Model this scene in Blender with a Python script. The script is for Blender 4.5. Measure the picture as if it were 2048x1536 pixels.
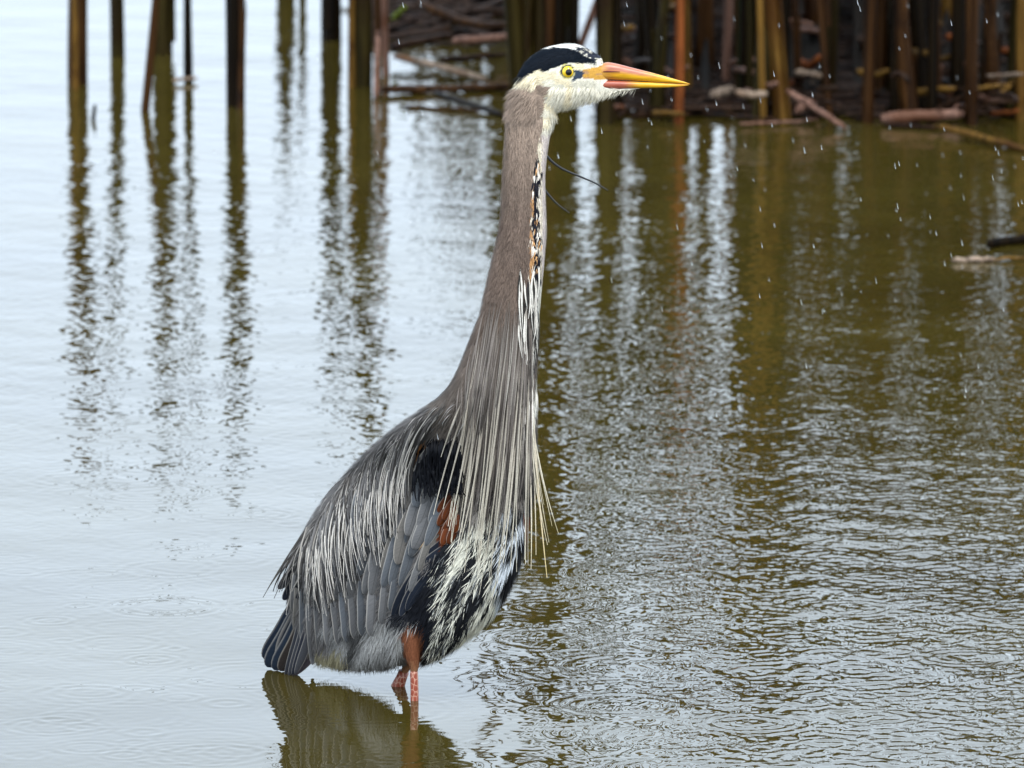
import bpy, bmesh, math, random
import numpy as np
from mathutils import Vector
from mathutils.bvhtree import BVHTree

random.seed(7)
rng = np.random.default_rng(11)
scene = bpy.context.scene
for o in list(bpy.data.objects):
    bpy.data.objects.remove(o)
COL = scene.collection

# ------------------------------------------------------------------ camera
FPX, CX, CY = 17300.0, 1024.0, 768.0          # focal length in photograph pixels
CAM_D, CAM_H, PITCH = 14.0, 2.595, math.radians(8.408)
cam_d = bpy.data.cameras.new('camera')
cam = bpy.data.objects.new('camera', cam_d)
COL.objects.link(cam)
cam.location = (0, -CAM_D, CAM_H)
cam.rotation_euler = (math.radians(90) - PITCH, 0, 0)
cam_d.sensor_width = 36
cam_d.lens = FPX * 36 / 2048
cam_d.clip_start, cam_d.clip_end = 0.5, 3000
cam_d.dof.use_dof = True
cam_d.dof.focus_distance = 14.02
cam_d.dof.aperture_fstop = 11.5
scene.camera = cam

# ------------------------------------------------------------------ sky and sun: overcast, rain
SUN_EL, SUN_ROT = math.radians(52), math.radians(200)
world = bpy.data.worlds.new('World')
scene.world = world
world.use_nodes = True
wn, wl = world.node_tree.nodes, world.node_tree.links
wn.clear()
sky = wn.new('ShaderNodeTexSky')
sky.sky_type = 'NISHITA'
sky.sun_disc = False
sky.sun_elevation, sky.sun_rotation = SUN_EL, SUN_ROT
sky.air_density, sky.dust_density, sky.ozone_density = 1.0, 4.0, 1.0
hs = wn.new('ShaderNodeHueSaturation')
hs.inputs['Saturation'].default_value = 0.22
hs.inputs['Value'].default_value = 0.55
mixc = wn.new('ShaderNodeMix')
mixc.data_type = 'RGBA'
mixc.inputs[0].default_value = 0.65
mixc.inputs[7].default_value = (7.0, 8.4, 10.0, 1)        # even cloud cover
bg = wn.new('ShaderNodeBackground')
bg.inputs['Strength'].default_value = 0.12
wo = wn.new('ShaderNodeOutputWorld')
wl.new(sky.outputs[0], hs.inputs['Color'])
wl.new(hs.outputs[0], mixc.inputs[6])
wl.new(mixc.outputs[2], bg.inputs['Color'])
wl.new(bg.outputs[0], wo.inputs['Surface'])

sun_d = bpy.data.lights.new('sun', 'SUN')
sun_d.energy, sun_d.angle, sun_d.color = 1.2, math.radians(25), (1.0, 0.96, 0.9)
sun = bpy.data.objects.new('sun', sun_d)
COL.objects.link(sun)
sun.rotation_euler = (math.radians(90) - SUN_EL, 0, math.radians(20))
sun.location = (0, -6, 8)

vs = scene.view_settings
vs.view_transform, vs.look, vs.exposure, vs.gamma = 'Standard', 'None', 1.28, 1.0
vs.use_curve_mapping = False
scene.render.resolution_x, scene.render.resolution_y = 1024, 768

# ------------------------------------------------------------------ pixel <-> place helpers
SP, CP = math.sin(PITCH), math.cos(PITCH)
def ray(px, py):
    a, b = (px - CX) / FPX, (CY - py) / FPX
    return Vector((a, CP + b * SP, -SP + b * CP))
def P(px, py, Y=0.0):                     # where the pixel's ray meets the upright plane y = Y
    d = ray(px, py)
    t = (Y + CAM_D) / d.y
    return Vector((d.x * t, Y, CAM_H + d.z * t))
def G(px, py, z=0.0):                     # where the pixel's ray meets the level z
    d = ray(px, py)
    t = (z - CAM_H) / d.z
    return Vector((d.x * t, -CAM_D + d.y * t, z))
def to_px(co):                            # numpy (n,3) -> pixels
    x, y, z = co[:, 0], co[:, 1] + CAM_D, co[:, 2] - CAM_H
    f = y * CP - z * SP
    u = y * SP + z * CP
    return CX + FPX * x / f, CY - FPX * u / f

def _hash(i, j):
    h = (i * 374761393 + j * 668265263) & 0xffffffff
    h = ((h ^ (h >> 13)) * 1274126177) & 0xffffffff
    return ((h ^ (h >> 16)) & 0xffff) / 65535.0
def vnoise(x, y):
    x = np.asarray(x, float); y = np.asarray(y, float)
    xi, yi = np.floor(x).astype(np.int64), np.floor(y).astype(np.int64)
    fx, fy = x - xi, y - yi
    fx, fy = fx * fx * (3 - 2 * fx), fy * fy * (3 - 2 * fy)
    a = _hash(xi, yi) * (1 - fx) + _hash(xi + 1, yi) * fx
    b = _hash(xi, yi + 1) * (1 - fx) + _hash(xi + 1, yi + 1) * fx
    return a * (1 - fy) + b * fy
def inside(u, v, poly):
    r = np.zeros(u.shape, bool)
    n = len(poly)
    for i in range(n):
        x0, y0 = poly[i]; x1, y1 = poly[(i + 1) % n]
        if y0 == y1: continue
        c = ((y0 > v) != (y1 > v)) & (u < (x1 - x0) * (v - y0) / (y1 - y0) + x0)
        r ^= c
    return r

# ------------------------------------------------------------------ material helpers
def new_mat(name):
    m = bpy.data.materials.new(name)
    m.use_nodes = True
    nt = m.node_tree
    b = nt.nodes['Principled BSDF']
    return m, nt, b
def N(nt, t, **kw):
    n = nt.nodes.new(t)
    for k, v in kw.items():
        setattr(n, k, v)
    return n
def math_n(nt, op, a, b=None, c=None):
    n = nt.nodes.new('ShaderNodeMath'); n.operation = op
    for i, s in enumerate((a, b, c)):
        if s is None: continue
        if isinstance(s, (int, float)): n.inputs[i].default_value = s
        else: nt.links.new(s, n.inputs[i])
    return n.outputs[0]
def ramp(nt, fac, stops):
    r = nt.nodes.new('ShaderNodeValToRGB')
    e = r.color_ramp.elements
    while len(e) < len(stops): e.new(0.5)
    for k, (p, c) in zip(e, stops):
        k.position = p
        k.color = c if len(c) == 4 else (*c, 1)
    nt.links.new(fac, r.inputs[0])
    return r.outputs[0]

# ------------------------------------------------------------------ tagging and linking
def tag(o, label=None, cat=None, group=None, kind=None):
    if label: o['label'] = label
    if cat: o['category'] = cat
    if group: o['group'] = group
    if kind: o['kind'] = kind
    return o
def link(name, me, parent=None, mat=None):
    o = bpy.data.objects.new(name, me)
    COL.objects.link(o)
    if parent is not None: o.parent = parent
    if mat is not None and me is not None and not me.materials: me.materials.append(mat)
    return o
def mesh(name, verts, faces, smooth=True, colors=None, uvs=None):
    me = bpy.data.meshes.new(name)
    me.from_pydata([tuple(v) for v in verts], [], faces)
    if smooth: me.polygons.foreach_set('use_smooth', [True] * len(me.polygons))
    if colors is not None:
        at = me.color_attributes.new('Col', 'FLOAT_COLOR', 'POINT')
        c = np.ones((len(verts), 4), np.float32); c[:, :3] = np.clip(colors, 0, 1)
        at.data.foreach_set('color', c.ravel())
    if uvs is not None:
        at = me.attributes.new('st', 'FLOAT2', 'POINT')
        at.data.foreach_set('vector', np.asarray(uvs, np.float32).ravel())
    me.update()
    return me
def tube_data(path, radii, n=10, cap=True, flat=1.0):
    V, F = [], []
    path = [Vector(p) for p in path]
    side = None
    for i, p in enumerate(path):
        t = (path[min(i + 1, len(path) - 1)] - path[max(i - 1, 0)]).normalized()
        if side is None:
            side = t.cross(Vector((0, 1, 0)))
            if side.length < 1e-3: side = t.cross(Vector((1, 0, 0)))
        side = (side - t * side.dot(t)).normalized()
        w = t.cross(side)
        for k in range(n):
            a = 2 * math.pi * k / n
            V.append(p + side * math.cos(a) * radii[i] + w * math.sin(a) * radii[i] * flat)
    for i in range(len(path) - 1):
        for k in range(n):
            a, b = i * n + k, i * n + (k + 1) % n
            F.append((a, b, b + n, a + n))
    if cap:
        F.append(tuple(range(n - 1, -1, -1)))
        F.append(tuple(range((len(path) - 1) * n, len(path) * n)))
    return V, F

# ================================================================== WATER
W_SHORT, W_MID = (.009, .044, .023), (.004, .014, .006)      # rms slopes: calm, in the breeze, far out
wm, nt, pb = new_mat('murky_water')
tc = N(nt, 'ShaderNodeTexCoord')
n = N(nt, 'ShaderNodeTexNoise'); n.inputs['Scale'].default_value = 1.3; n.inputs['Detail'].default_value = 3
nt.links.new(tc.outputs['Object'], n.inputs[0])
silt = ramp(nt, n.outputs[0], [(0.3, (0.032, 0.0240, 0.0040)), (0.7, (0.048, 0.0370, 0.0064))])
nt.links.new(silt, pb.inputs['Base Color'])
pb.inputs['Roughness'].default_value = 0.012
pb.inputs['IOR'].default_value = 1.333
# ripples are real relief on a fine sheet round the bird and the reeds; the rest of the pond is level
NX, NY = 430, 1500
Y0, Y1 = -0.75, 11.6
gy = np.linspace(Y0, Y1, NY)
gs = np.linspace(-1, 1, NX)
halfw = 1.02 + 0.062 * (gy - Y0)
GX = (gs[None, :] * halfw[:, None] + 0.04).astype(np.float32)
GY = np.repeat(gy[:, None], NX, 1).astype(np.float32)
H = np.zeros((NY, NX), np.float32)
def band(lo, hi, count, spread):
    h = np.zeros_like(H)
    for _ in range(count):
        lam = math.exp(rng.uniform(math.log(lo), math.log(hi)))
        th = rng.normal(math.pi / 2, spread) if spread else rng.uniform(0, 2 * math.pi)
        k = 2 * math.pi / lam
        a = math.sqrt(2.0 / count) / k
        h += np.float32(a) * np.cos(np.float32(k * math.cos(th)) * GX + np.float32(k * math.sin(th)) * GY + np.float32(rng.uniform(0, 6.283)))
    return h
def sst(x, lo, hi):
    t = np.clip((x - lo) / (hi - lo), 0, 1); return t * t * (3 - 2 * t)
gust = vnoise(GX * 1.6 + 3, GY * .55 + 1) * .6 + vnoise(GX * 4 + 30, GY * 1.4) * .4
lively = sst(GX + (gust - .5) * .55 + .05 * np.maximum(GY, 0) * 0, -.06, .42) * (.45 + 1.1 * gust) * (1 - .62 * sst(GY, 1.2, 3.8))
farw = sst(GY, .8, 4.0)
lee = 1 - .6 * np.exp(-((GX + .25) / .35) ** 2 - ((GY + .05) / .5) ** 2)
H += band(.021, .046, 60, 0) * (W_SHORT[0] + W_SHORT[1] * lively + W_SHORT[2] * farw * (1 - .5 * sst(GY, 6, 9))) * lee
H += band(.075, .20, 30, .9) * (W_MID[0] + W_MID[1] * lively + W_MID[2] * farw) * lee
H += band(.35, .9, 12, .8) * .006
H += band(.022, .032, 16, .35) * .010 * (1 - np.clip(lively, 0, 1)) * (1 - farw)
def ring(cx, cy, R, lam, w, slope):
    j0, j1 = np.searchsorted(gy, (cy - R - 2.5 * w, cy + R + 2.5 * w))
    if j1 <= j0: return
    d = np.hypot(GX[j0:j1] - cx, GY[j0:j1] - cy) - R
    H[j0:j1] += (slope * lam / 6.283) * np.sin(d * (6.283 / lam)) * np.exp(-(d / w) ** 2)
for _ in range(1500):
    cy = rng.uniform(Y0, Y1 - 1); cx = rng.uniform(-1, 1) * (1.02 + .062 * (cy - Y0))
    R = .010 + .14 * rng.random() ** 1.6
    ring(cx, cy, R, rng.uniform(.022, .034), .016 + .16 * R, (.085 - .35 * R) * rng.uniform(.5, 1.2) * (1.0 if cx > -.1 else .75))
# the single rings that stand out in the photograph: (pixel, radius in pixels)
for px, py, rp in ((305, 1318, 52), (100, 1241, 44), (248, 1510, 42), (535, 1030, 58), (300, 985, 120), (330, 1215, 110),
                   (1255, 970, 92), (1700, 1217, 88), (2010, 1225, 92), (1930, 1315, 95), (1255, 485, 34), (1790, 850, 40),
                   (1925, 690, 34), (1500, 1445, 100), (1760, 1435, 80), (930, 1325, 60), (160, 1212, 22), (350, 1297, 16), (399, 1361, 14)):
    c = G(px, py)
    R = rp / (FPX / (c.y + CAM_D)) * .85
    ring(c.x, c.y, R, .022 + .05 * R, .018 + .24 * R, .15 if c.x > 0 else .11)
taper = sst(GX - (GX[:, :1]), 0, .08) * sst(GX[:, -1:] - GX, 0, .08) * sst(GY, Y0, Y0 + .08) * (1 - sst(GY, Y1 - .5, Y1))
H *= taper
co = np.stack([GX, GY, H], 2).reshape(-1, 3)
idx = np.arange(NX * NY).reshape(NY, NX)
q = np.stack([idx[:-1, :-1], idx[:-1, 1:], idx[1:, 1:], idx[1:, :-1]], 2).reshape(-1, 4)
c00, c10, c11, c01 = idx[0, 0], idx[0, -1], idx[-1, -1], idx[-1, 0]
ex = np.array([(-700, -80, 0), (700, -80, 0), (700, 1400, 0), (-700, 1400, 0)], np.float32)
e = NX * NY
q = np.concatenate([q, np.array([(e, e + 1, c10, c00), (e + 1, e + 2, c11, c10), (e + 2, e + 3, c01, c11), (e + 3, e, c00, c01)])], 0)
co = np.concatenate([co, ex], 0)
me = bpy.data.meshes.new('pond_water')
me.vertices.add(len(co)); me.vertices.foreach_set('co', co.astype(np.float32).ravel())
me.loops.add(len(q) * 4); me.loops.foreach_set('vertex_index', q.ravel().astype(np.int32))
me.polygons.add(len(q)); me.polygons.foreach_set('loop_start', (np.arange(len(q)) * 4).astype(np.int32))
sm = np.ones(len(q), bool); sm[-4:] = False
me.polygons.foreach_set('use_smooth', sm)
me.update(calc_edges=True)
wv = [tuple(v) for v in ex]
water = link('pond_water', me, None, wm)
tag(water, kind='structure', label='rain-dimpled olive pond water')
mud, nt, pb = new_mat('pond_mud')
n = N(nt, 'ShaderNodeTexNoise'); n.inputs['Scale'].default_value = 9; n.inputs['Detail'].default_value = 5
nt.links.new(ramp(nt, n.outputs[0], [(0.3, (0.004, 0.003, 0.002)), (0.7, (0.012, 0.008, 0.005))]), pb.inputs['Base Color'])
pb.inputs['Roughness'].default_value = 0.9; pb.inputs['Specular IOR Level'].default_value = .15
bed = link('pond_bed', mesh('pond_bed', [(x, y, -0.30) for x, y, z in wv], [(0, 1, 2, 3)], False), None, mud)
tag(bed, kind='structure', label='dark mud bed beneath the pond water')

# ================================================================== HERON
heron = link('heron', None)
heron.location = P(829, 1400, 0.0); heron.location.z = 0
heron.empty_display_size = 0.1
HO = heron.location.copy()
tag(heron, 'tall grey wading heron with yellow bill, black crown and shaggy breast plumes', 'heron')
XL = HO.x
YN = -0.085
def smooth01(t): t = min(max(t, 0.0), 1.0); return t * t * (3 - 2 * t)
def yc(x, py):
    return YN + (0.06 - (0.85 if x > XL else 1.0) * (x - XL) - YN) * smooth01((py - 740) / 230.0)

TORSO = [(150, 1050, 1085, .012), (172, 1033, 1105, .021), (190, 1021, 1110, .025), (215, 1015, 1112, .027), (240, 1012, 1110, .027), (265, 1011, 1101, .027), (300, 1009, 1094, .027),
         (350, 1006, 1089, .027), (417, 1003, 1090, .029), (464, 997, 1091, .031), (519, 985, 1087, .034), (593, 968, 1080, .037),
         (632, 959, 1077, .040), (700, 934, 1073, .046), (740, 917, 1071, .051), (770, 900, 1070, .056), (800, 872, 1070, .062), (845, 806, 1071, .068), (900, 738, 1070, .076),
         (950, 690, 1068, .083), (1000, 648, 1062, .088), (1050, 616, 1054, .092), (1100, 592, 1044, .094), (1150, 580, 1028, .094),
         (1200, 578, 1002, .090), (1240, 585, 972, .083), (1280, 600, 926, .071), (1310, 625, 878, .054), (1326, 660, 830, .034), (1334, 690, 780, .012)]
HEAD = [(1036, 150, 172, .006), (1042, 137, 190, .013), (1055, 119, 205, .021), (1075, 104, 216, .026), (1100, 93, 221, .029), (1136, 87, 214, .029),
        (1165, 92, 206, .026), (1190, 106, 199, .019), (1204, 117, 194, .0125), (1216, 160, 189, .0085), (1230, 176, 186, .0070), (1248, 176, 182.6, .0060), (1282, 175.4, 178, .003)]
V, F = [], []
def add_loft(rings):
    n = len(rings[0]); base = len(V)
    for r in rings: V.extend(r)
    for i in range(len(rings) - 1):
        for k in range(n):
            a, b = base + i * n + k, base + i * n + (k + 1) % n
            F.append((a, b, b + n, a + n))
    F.append(tuple(base + k for k in range(n - 1, -1, -1)))
    F.append(tuple(base + (len(rings) - 1) * n + k for k in range(n)))
def dense(tab, m):
    a = np.array(tab, float); out = []
    t = np.arange(len(a)); tt = np.linspace(0, len(a) - 1, m)
    # Catmull-Rom through the rows
    for s in tt:
        i = min(int(s), len(a) - 2); f = s - i
        p0, p1, p2, p3 = a[max(i - 1, 0)], a[i], a[i + 1], a[min(i + 2, len(a) - 1)]
        out.append(0.5 * ((2 * p1) + (-p0 + p2) * f + (2 * p0 - 5 * p1 + 4 * p2 - p3) * f * f + (-p0 + 3 * p1 - 3 * p2 + p3) * f ** 3))
    return out
rings = []
for py, l, r, b in dense(TORSO, 110):
    ring = []
    for k in range(40):
        th = 2 * math.pi * k / 40
        px = (l + r) / 2 + (r - l) / 2 * math.cos(th)
        x = P(px, py, 0).x
        s = math.sin(th)
        ring.append(P(px, py, yc(x, py) + b * math.copysign(abs(s) ** 0.85, s)))
    rings.append(ring)
add_loft(rings)
rings = []
for px, t, b, w in dense(HEAD, 40):
    ring = []
    for k in range(28):
        th = 2 * math.pi * k / 28
        ring.append(P(px, (t + b) / 2 + (b - t) / 2 * math.cos(th), YN + max(w, .001) * math.sin(th)))
    rings.append(ring)
add_loft(rings)
def leg_rings(tab, n=20):
    rings = []
    for px, py, hw, Y in dense(tab, 24):
        w = hw / 1232
        c = P(px, py, Y)
        rings.append([c + Vector((w * math.cos(2 * math.pi * k / n), w * math.sin(2 * math.pi * k / n), 0)) for k in range(n)])
    return rings
add_loft(leg_rings([(822, 1225, 34, .01), (823, 1255, 27, .004), (824, 1280, 21, 0), (825, 1308, 15.5, 0), (828, 1331, 10.5, 0), (828, 1345, 7.5, 0)]))
add_loft(leg_rings([(826, 1290, 22, .10), (820, 1318, 14, .11), (812, 1338, 9.5, .115), (806, 1348, 8.5, .118)]))
src = mesh('body_source', V, F)
tmp = link('body_source', src)
md = tmp.modifiers.new('r', 'REMESH'); md.mode = 'VOXEL'; md.voxel_size = 0.0026
ms = tmp.modifiers.new('s', 'SMOOTH'); ms.iterations = 6; ms.factor = 0.5
dg = bpy.context.evaluated_depsgraph_get()
ev = tmp.evaluated_get(dg)
body_me = bpy.data.meshes.new_from_object(ev)
bpy.data.objects.remove(tmp)
body_me.name = 'body'
body_me.polygons.foreach_set('use_smooth', [True] * len(body_me.polygons))
nv = len(body_me.vertices)
bco = np.empty(nv * 3); body_me.vertices.foreach_get('co', bco); bco = bco.reshape(-1, 3)
bno = np.empty(nv * 3); body_me.vertices.foreach_get('normal', bno); bno = bno.reshape(-1, 3)
polys = [tuple(p.vertices) for p in body_me.polygons]
BVH = BVHTree.FromPolygons([Vector(c) for c in bco], polys)
def surf(px, py, side=-1):
    """depth of the body's near (or far) skin along the pixel's ray, or None"""
    d = ray(px, py).normalized()
    o = Vector((0, -CAM_D, CAM_H))
    if side < 0: hit = BVH.ray_cast(o, d)
    else: hit = BVH.ray_cast(o + d * 40, -d)
    return hit[0] if hit[0] is not None else None

# ---- plumage colours by place on the bird (real pigment, not shading)
CROWN = [(1020, 158), (1034, 125), (1056, 98), (1082, 95), (1092, 98), (1113, 95), (1146, 98), (1166, 109), (1190, 123), (1178, 126), (1165, 127), (1148, 125), (1124, 129), (1107, 136), (1093, 143), (1078, 139), (1062, 147), (1046, 156)]
FOREHEAD = [(1150, 94), (1178, 97), (1200, 110), (1216, 124), (1192, 132), (1165, 124)]
LORE_BLUE = [(1149, 139), (1160, 138), (1168, 148), (1165, 157), (1140, 163), (1147, 152)]
LORE_ORANGE = [(1165, 141), (1180, 136), (1205, 131), (1222, 126), (1222, 160), (1185, 159), (1165, 157)]
NECKBROWN = [(990, 172), (1034, 172), (1060, 167), (1102, 173), (1093, 195), (1086, 230), (1079, 270), (1071, 310), (1068, 370), (1063, 400), (1062, 470), (1060, 540), (1050, 600), (1042, 680), (1036, 780), (1030, 880), (880, 880), (860, 760), (980, 500)]
SHOULDER = [(875, 872), (858, 880), (838, 899), (826, 918), (828, 940), (836, 962), (850, 985), (866, 1000), (884, 1000), (918, 1000), (930, 960), (930, 880), (900, 868)]
SHOULDER_RIM = [(848, 882), (832, 897), (819, 918), (819, 934), (829, 936), (840, 905), (862, 884)]
RUFOUS = [(866, 1000), (884, 985), (918, 992), (922, 1040), (910, 1062), (890, 1090), (878, 1086), (878, 1062), (858, 1060), (866, 1030)]
TANEDGE = [(853, 1072), (862, 1040), (876, 1046), (880, 1062), (868, 1072)]
BLACKFLANK = [(886, 1086), (896, 1080), (888, 1110), (876, 1140), (868, 1165), (880, 1200), (876, 1250), (858, 1312), (838, 1326), (838, 1262), (838, 1238), (800, 1245), (778, 1240), (850, 1150)]
BELLY = [(880, 1100), (905, 1050), (1000, 1000), (1080, 990), (1060, 1110), (1020, 1200), (940, 1290), (845, 1335), (850, 1295), (876, 1240), (872, 1190), (864, 1150)]
FARSHOULDER = [(1048, 950), (1075, 950), (1075, 1012), (1050, 1012)]
FARRUFOUS = [(1048, 1010), (1075, 1005), (1072, 1050), (1052, 1055)]
FLUFF = [(640, 1240), (842, 1215), (842, 1255), (815, 1262), (802, 1290), (806, 1318), (780, 1340), (690, 1340)]
UNDERTAIL = [(590, 1290), (690, 1296), (700, 1345), (600, 1345)]
THIGH = [(800, 1266), (815, 1252), (842, 1246), (852, 1262), (846, 1300), (842, 1350), (790, 1375), (800, 1345), (812, 1330), (806, 1300)]
def plumage(u, v):
    u = np.asarray(u, float); v = np.asarray(v, float)
    ju = (vnoise(u * .16, v * .16) - .5) * 10 + (vnoise(u * .5 + 9, v * .5) - .5) * 6
    jv = (vnoise(u * .16 + 40, v * .16) - .5) * 10 + (vnoise(u * .5 + 19, v * .5 + 7) - .5) * 6
    c = np.empty(u.shape + (3,)); c[:] = (0.140, 0.130, 0.124)                     # slate back
    n1 = vnoise(u * .08, v * .03)[..., None]
    c *= 0.75 + 0.5 * n1
    def put(mask, col): c[mask] = col
    head = v < 330
    put(head, (0.84, 0.80, 0.67))
    k = 0.25                                                                      # small jitter on the head
    uh, vh = u + ju * k, v + jv * k
    warm = head & (v > 120) & (vnoise(u * .05, v * .08) > .55); c[warm] = (0.85, 0.76, 0.55)
    put(head & (v < 112), (0.88, 0.87, 0.82))
    # neck
    un, vn = u + ju * .5, v + jv * .5
    nb = inside(un, vn, NECKBROWN)
    tv = np.clip((v - 190) / 260, 0, 1)[..., None]
    brown = (1 - tv) * np.array((0.36, 0.275, 0.215)) + tv * np.array((0.165, 0.120, 0.095))
    tg = np.clip((v - 560) / 260, 0, 1)[..., None]
    brown = (1 - tg) * brown + tg * np.array((0.135, 0.115, 0.099))
    brown = brown * (0.78 + 0.44 * vnoise(u * .12, v * .035)[..., None])
    c[nb] = brown[nb]
    front = (v > 255) & (v < 1000) & ~nb & (u > 1030)
    c[front] = (0.72, 0.64, 0.52)
    fr = front & (v < 330); c[fr] = (0.80, 0.72, 0.56)
    edge = front & (u > 1083) & (v < 560); c[edge] = (0.66, 0.58, 0.54)
    dash = front & (v > 300) & (v < 560) & (np.abs(u - (1074 + (v < 360) * 0 - (v > 480) * 2)) < 4 + 6 * np.clip((v - 340) / 60, 0, 1)) & (vnoise(u * .16, v * .075 + 3) > .42)
    c[dash] = (0.012, 0.012, 0.018)
    rust = front & (v > 330) & (v < 560) & (u < 1068) & (vnoise(u * .2, v * .05) > .35); c[rust] = (0.55, 0.30, 0.13)
    low = front & (v >= 555)
    st = vnoise(u * .17 + v * .02, v * .012 + 8)
    c[low & (st > .52)] = (0.80, 0.77, 0.68)
    c[low & (st <= .52)] = (0.05, 0.05, 0.058)
    c[low & (st <= .30)] = (0.16, 0.13, 0.11)
    ch = (v > 860) & (u > 905); c[ch] = (0.075, 0.07, 0.068)
    stc = vnoise(u * .13, v * .014 + 2); m = ch & (stc > .6); c[m] = (0.36, 0.33, 0.30)
    # belly streaks run down and back
    bl = inside(u + ju, v + jv, BELLY)
    a = u * .90 + v * .42; b = -u * .42 + v * .90
    s = vnoise(a * .105 + 3.4, b * .012) * .58 + vnoise(a * .27, b * .02 + 5) * .42
    cream = np.empty(c.shape); cream[:] = (0.80, 0.78, 0.66)
    cream[u > 1000] = (0.70, 0.75, 0.80)
    c[bl] = cream[bl]
    m = bl & (s < .49); c[m] = (0.016, 0.017, 0.02)
    m = bl & (s >= .49) & (s < .52); c[m] = (0.22, 0.23, 0.23)
    fl = inside(u + ju, v + jv, FLUFF)
    g = vnoise(a * .05, b * .03)
    c[fl] = (0.30 + .55 * (g[fl, None] - .5)) * np.array((1.0, .98, .94))
    c[inside(u + ju, v + jv, UNDERTAIL)] = (0.36, 0.32, 0.20)
    c[inside(u + ju, v + jv, BLACKFLANK)] = (0.009, 0.010, 0.014)
    th = inside(u + ju * .4, v + jv * .6, THIGH)
    c[th] = (0.21, 0.078, 0.038)
    th2 = th & (v > 1322); c[th2] = (0.26, 0.12, 0.06)
    c[inside(u + ju * .4, v + jv * .4, SHOULDER_RIM)] = (0.50, 0.22, 0.08)
    c[inside(u + ju * .6, v + jv * .6, SHOULDER)] = (0.006, 0.007, 0.012)
    c[inside(u + ju * .4, v + jv * .4, TANEDGE)] = (0.58, 0.36, 0.16)
    c[inside(u + ju * .4, v + jv * .4, RUFOUS)] = (0.13, 0.030, 0.007)
    c[inside(u, v, FARSHOULDER)] = (0.008, 0.009, 0.012)
    c[inside(u, v, FARRUFOUS)] = (0.13, 0.030, 0.007)
    # face
    fo = inside(uh, vh, FOREHEAD)
    c[fo] = (0.74, 0.70, 0.58)
    m = fo & (vnoise(u * .22, v * .22) > .47); c[m] = (0.03, 0.035, 0.05)
    c[inside(uh, vh, CROWN)] = (0.0025, 0.006, 0.012)
    c[inside(u + ju * .15, v + jv * .15, LORE_ORANGE)] = (0.60, 0.32, 0.06)
    m = inside(u, v, LORE_ORANGE) & (vnoise(u * .06, v * .25) > .62); c[m] = (0.44, 0.25, 0.12)
    c[inside(u + ju * .4, v + jv * .4, LORE_BLUE)] = (0.035, 0.052, 0.082)
    eyering = (np.hypot(u - 1135, v - 143) < 16); c[eyering] = (0.55, 0.50, 0.22)
    eyering = (np.hypot(u - 1135, v - 143) < 13.5); c[eyering] = (0.05, 0.05, 0.04)
    return c
def flow(u, v):
    """direction feathers lie, in pixels (right, down), and length, width (m), lift"""
    d = np.zeros(u.shape + (2,)); L = np.empty(u.shape); W = np.empty(u.shape); lift = np.full(u.shape, .22)
    d[:] = (-.62, .78); L[:] = .022; W[:] = .0015
    hd = v < 235
    d[hd] = (-.95, .25); L[hd] = .0065; W[hd] = .0006
    thr = hd & (v > 172) & (u > 1100); d[thr] = (-.55, .85); L[thr] = .011; lift[thr] = .75
    nape = hd & (u < 1075) & (v > 150); d[nape] = (-.45, .9); L[nape] = .013; lift[nape] = .75
    ne = (v >= 235) & (v < 620)
    sl = np.where(v < 450, -.05, -.22)
    d[ne, 0] = sl[ne]; d[ne, 1] = 1; L[ne] = .013; W[ne] = .0008; lift[ne] = .28
    fr = ne & (u > 1062); d[fr] = (-.04, 1); L[fr] = .017; W[fr] = .0013; lift[fr] = .15
    nl = (v >= 620) & (v < 900) & (u > 890); d[nl, 0] = np.clip((u[nl] - 1050) / 260, -.6, 0.05); d[nl, 1] = 1; L[nl] = .026; W[nl] = .0010; lift[nl] = .2
    ch = (v >= 880) & (u > 900); d[ch] = (-.12, 1); L[ch] = .035; W[ch] = .0018
    be = (v > 1060) & (u > 862); d[be] = (-.42, .9); L[be] = .034; W[be] = .0019; lift[be] = .28
    fl = (v > 1215) & (u < 862); d[fl] = (-.35, .94); L[fl] = .026; W[fl] = .0010; lift[fl] = .35
    th = (v > 1258) & (u > 798) & (u < 852); d[th] = (.02, 1); L[th] = .012; W[th] = .0008; lift[th] = .12
    sh = inside(u, v, SHOULDER); d[sh] = (-.10, 1); L[sh] = .026; W[sh] = .0012; lift[sh] = .3
    ru = inside(u, v, RUFOUS); d[ru] = (-.45, .9); L[ru] = .020; W[ru] = .0024; lift[ru] = .2
    return d, L, W, lift

fm, nt, pb = new_mat('plumage')
at = N(nt, 'ShaderNodeAttribute', attribute_name='Col')
n = N(nt, 'ShaderNodeTexNoise'); n.inputs['Scale'].default_value = 420; n.inputs['Detail'].default_value = 3
tcn = N(nt, 'ShaderNodeTexCoord'); nt.links.new(tcn.outputs['Object'], n.inputs[0])
mx = N(nt, 'ShaderNodeMix', data_type='RGBA', blend_type='MULTIPLY'); mx.inputs[0].default_value = 1
nt.links.new(at.outputs['Color'], mx.inputs[6])
nt.links.new(ramp(nt, n.outputs[0], [(0.25, (.72, .72, .72)), (0.75, (1.12, 1.12, 1.12))]), mx.inputs[7])
nt.links.new(mx.outputs[2], pb.inputs['Base Color'])
pb.inputs['Roughness'].default_value = 0.62
pb.inputs['Specular IOR Level'].default_value = 0.10

pu, pv = to_px(bco)
bc = plumage(pu, pv)
at = body_me.color_attributes.new('Col', 'FLOAT_COLOR', 'POINT')
cc = np.ones((nv, 4), np.float32); cc[:, :3] = bc
at.data.foreach_set('color', cc.ravel())
body_me.materials.clear(); body_me.materials.append(fm)
def to_h(o):                              # keep world placement under the heron empty
    o.matrix_parent_inverse.identity(); o.location = -HO
    return o
body = to_h(link('body', body_me, heron))

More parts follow.
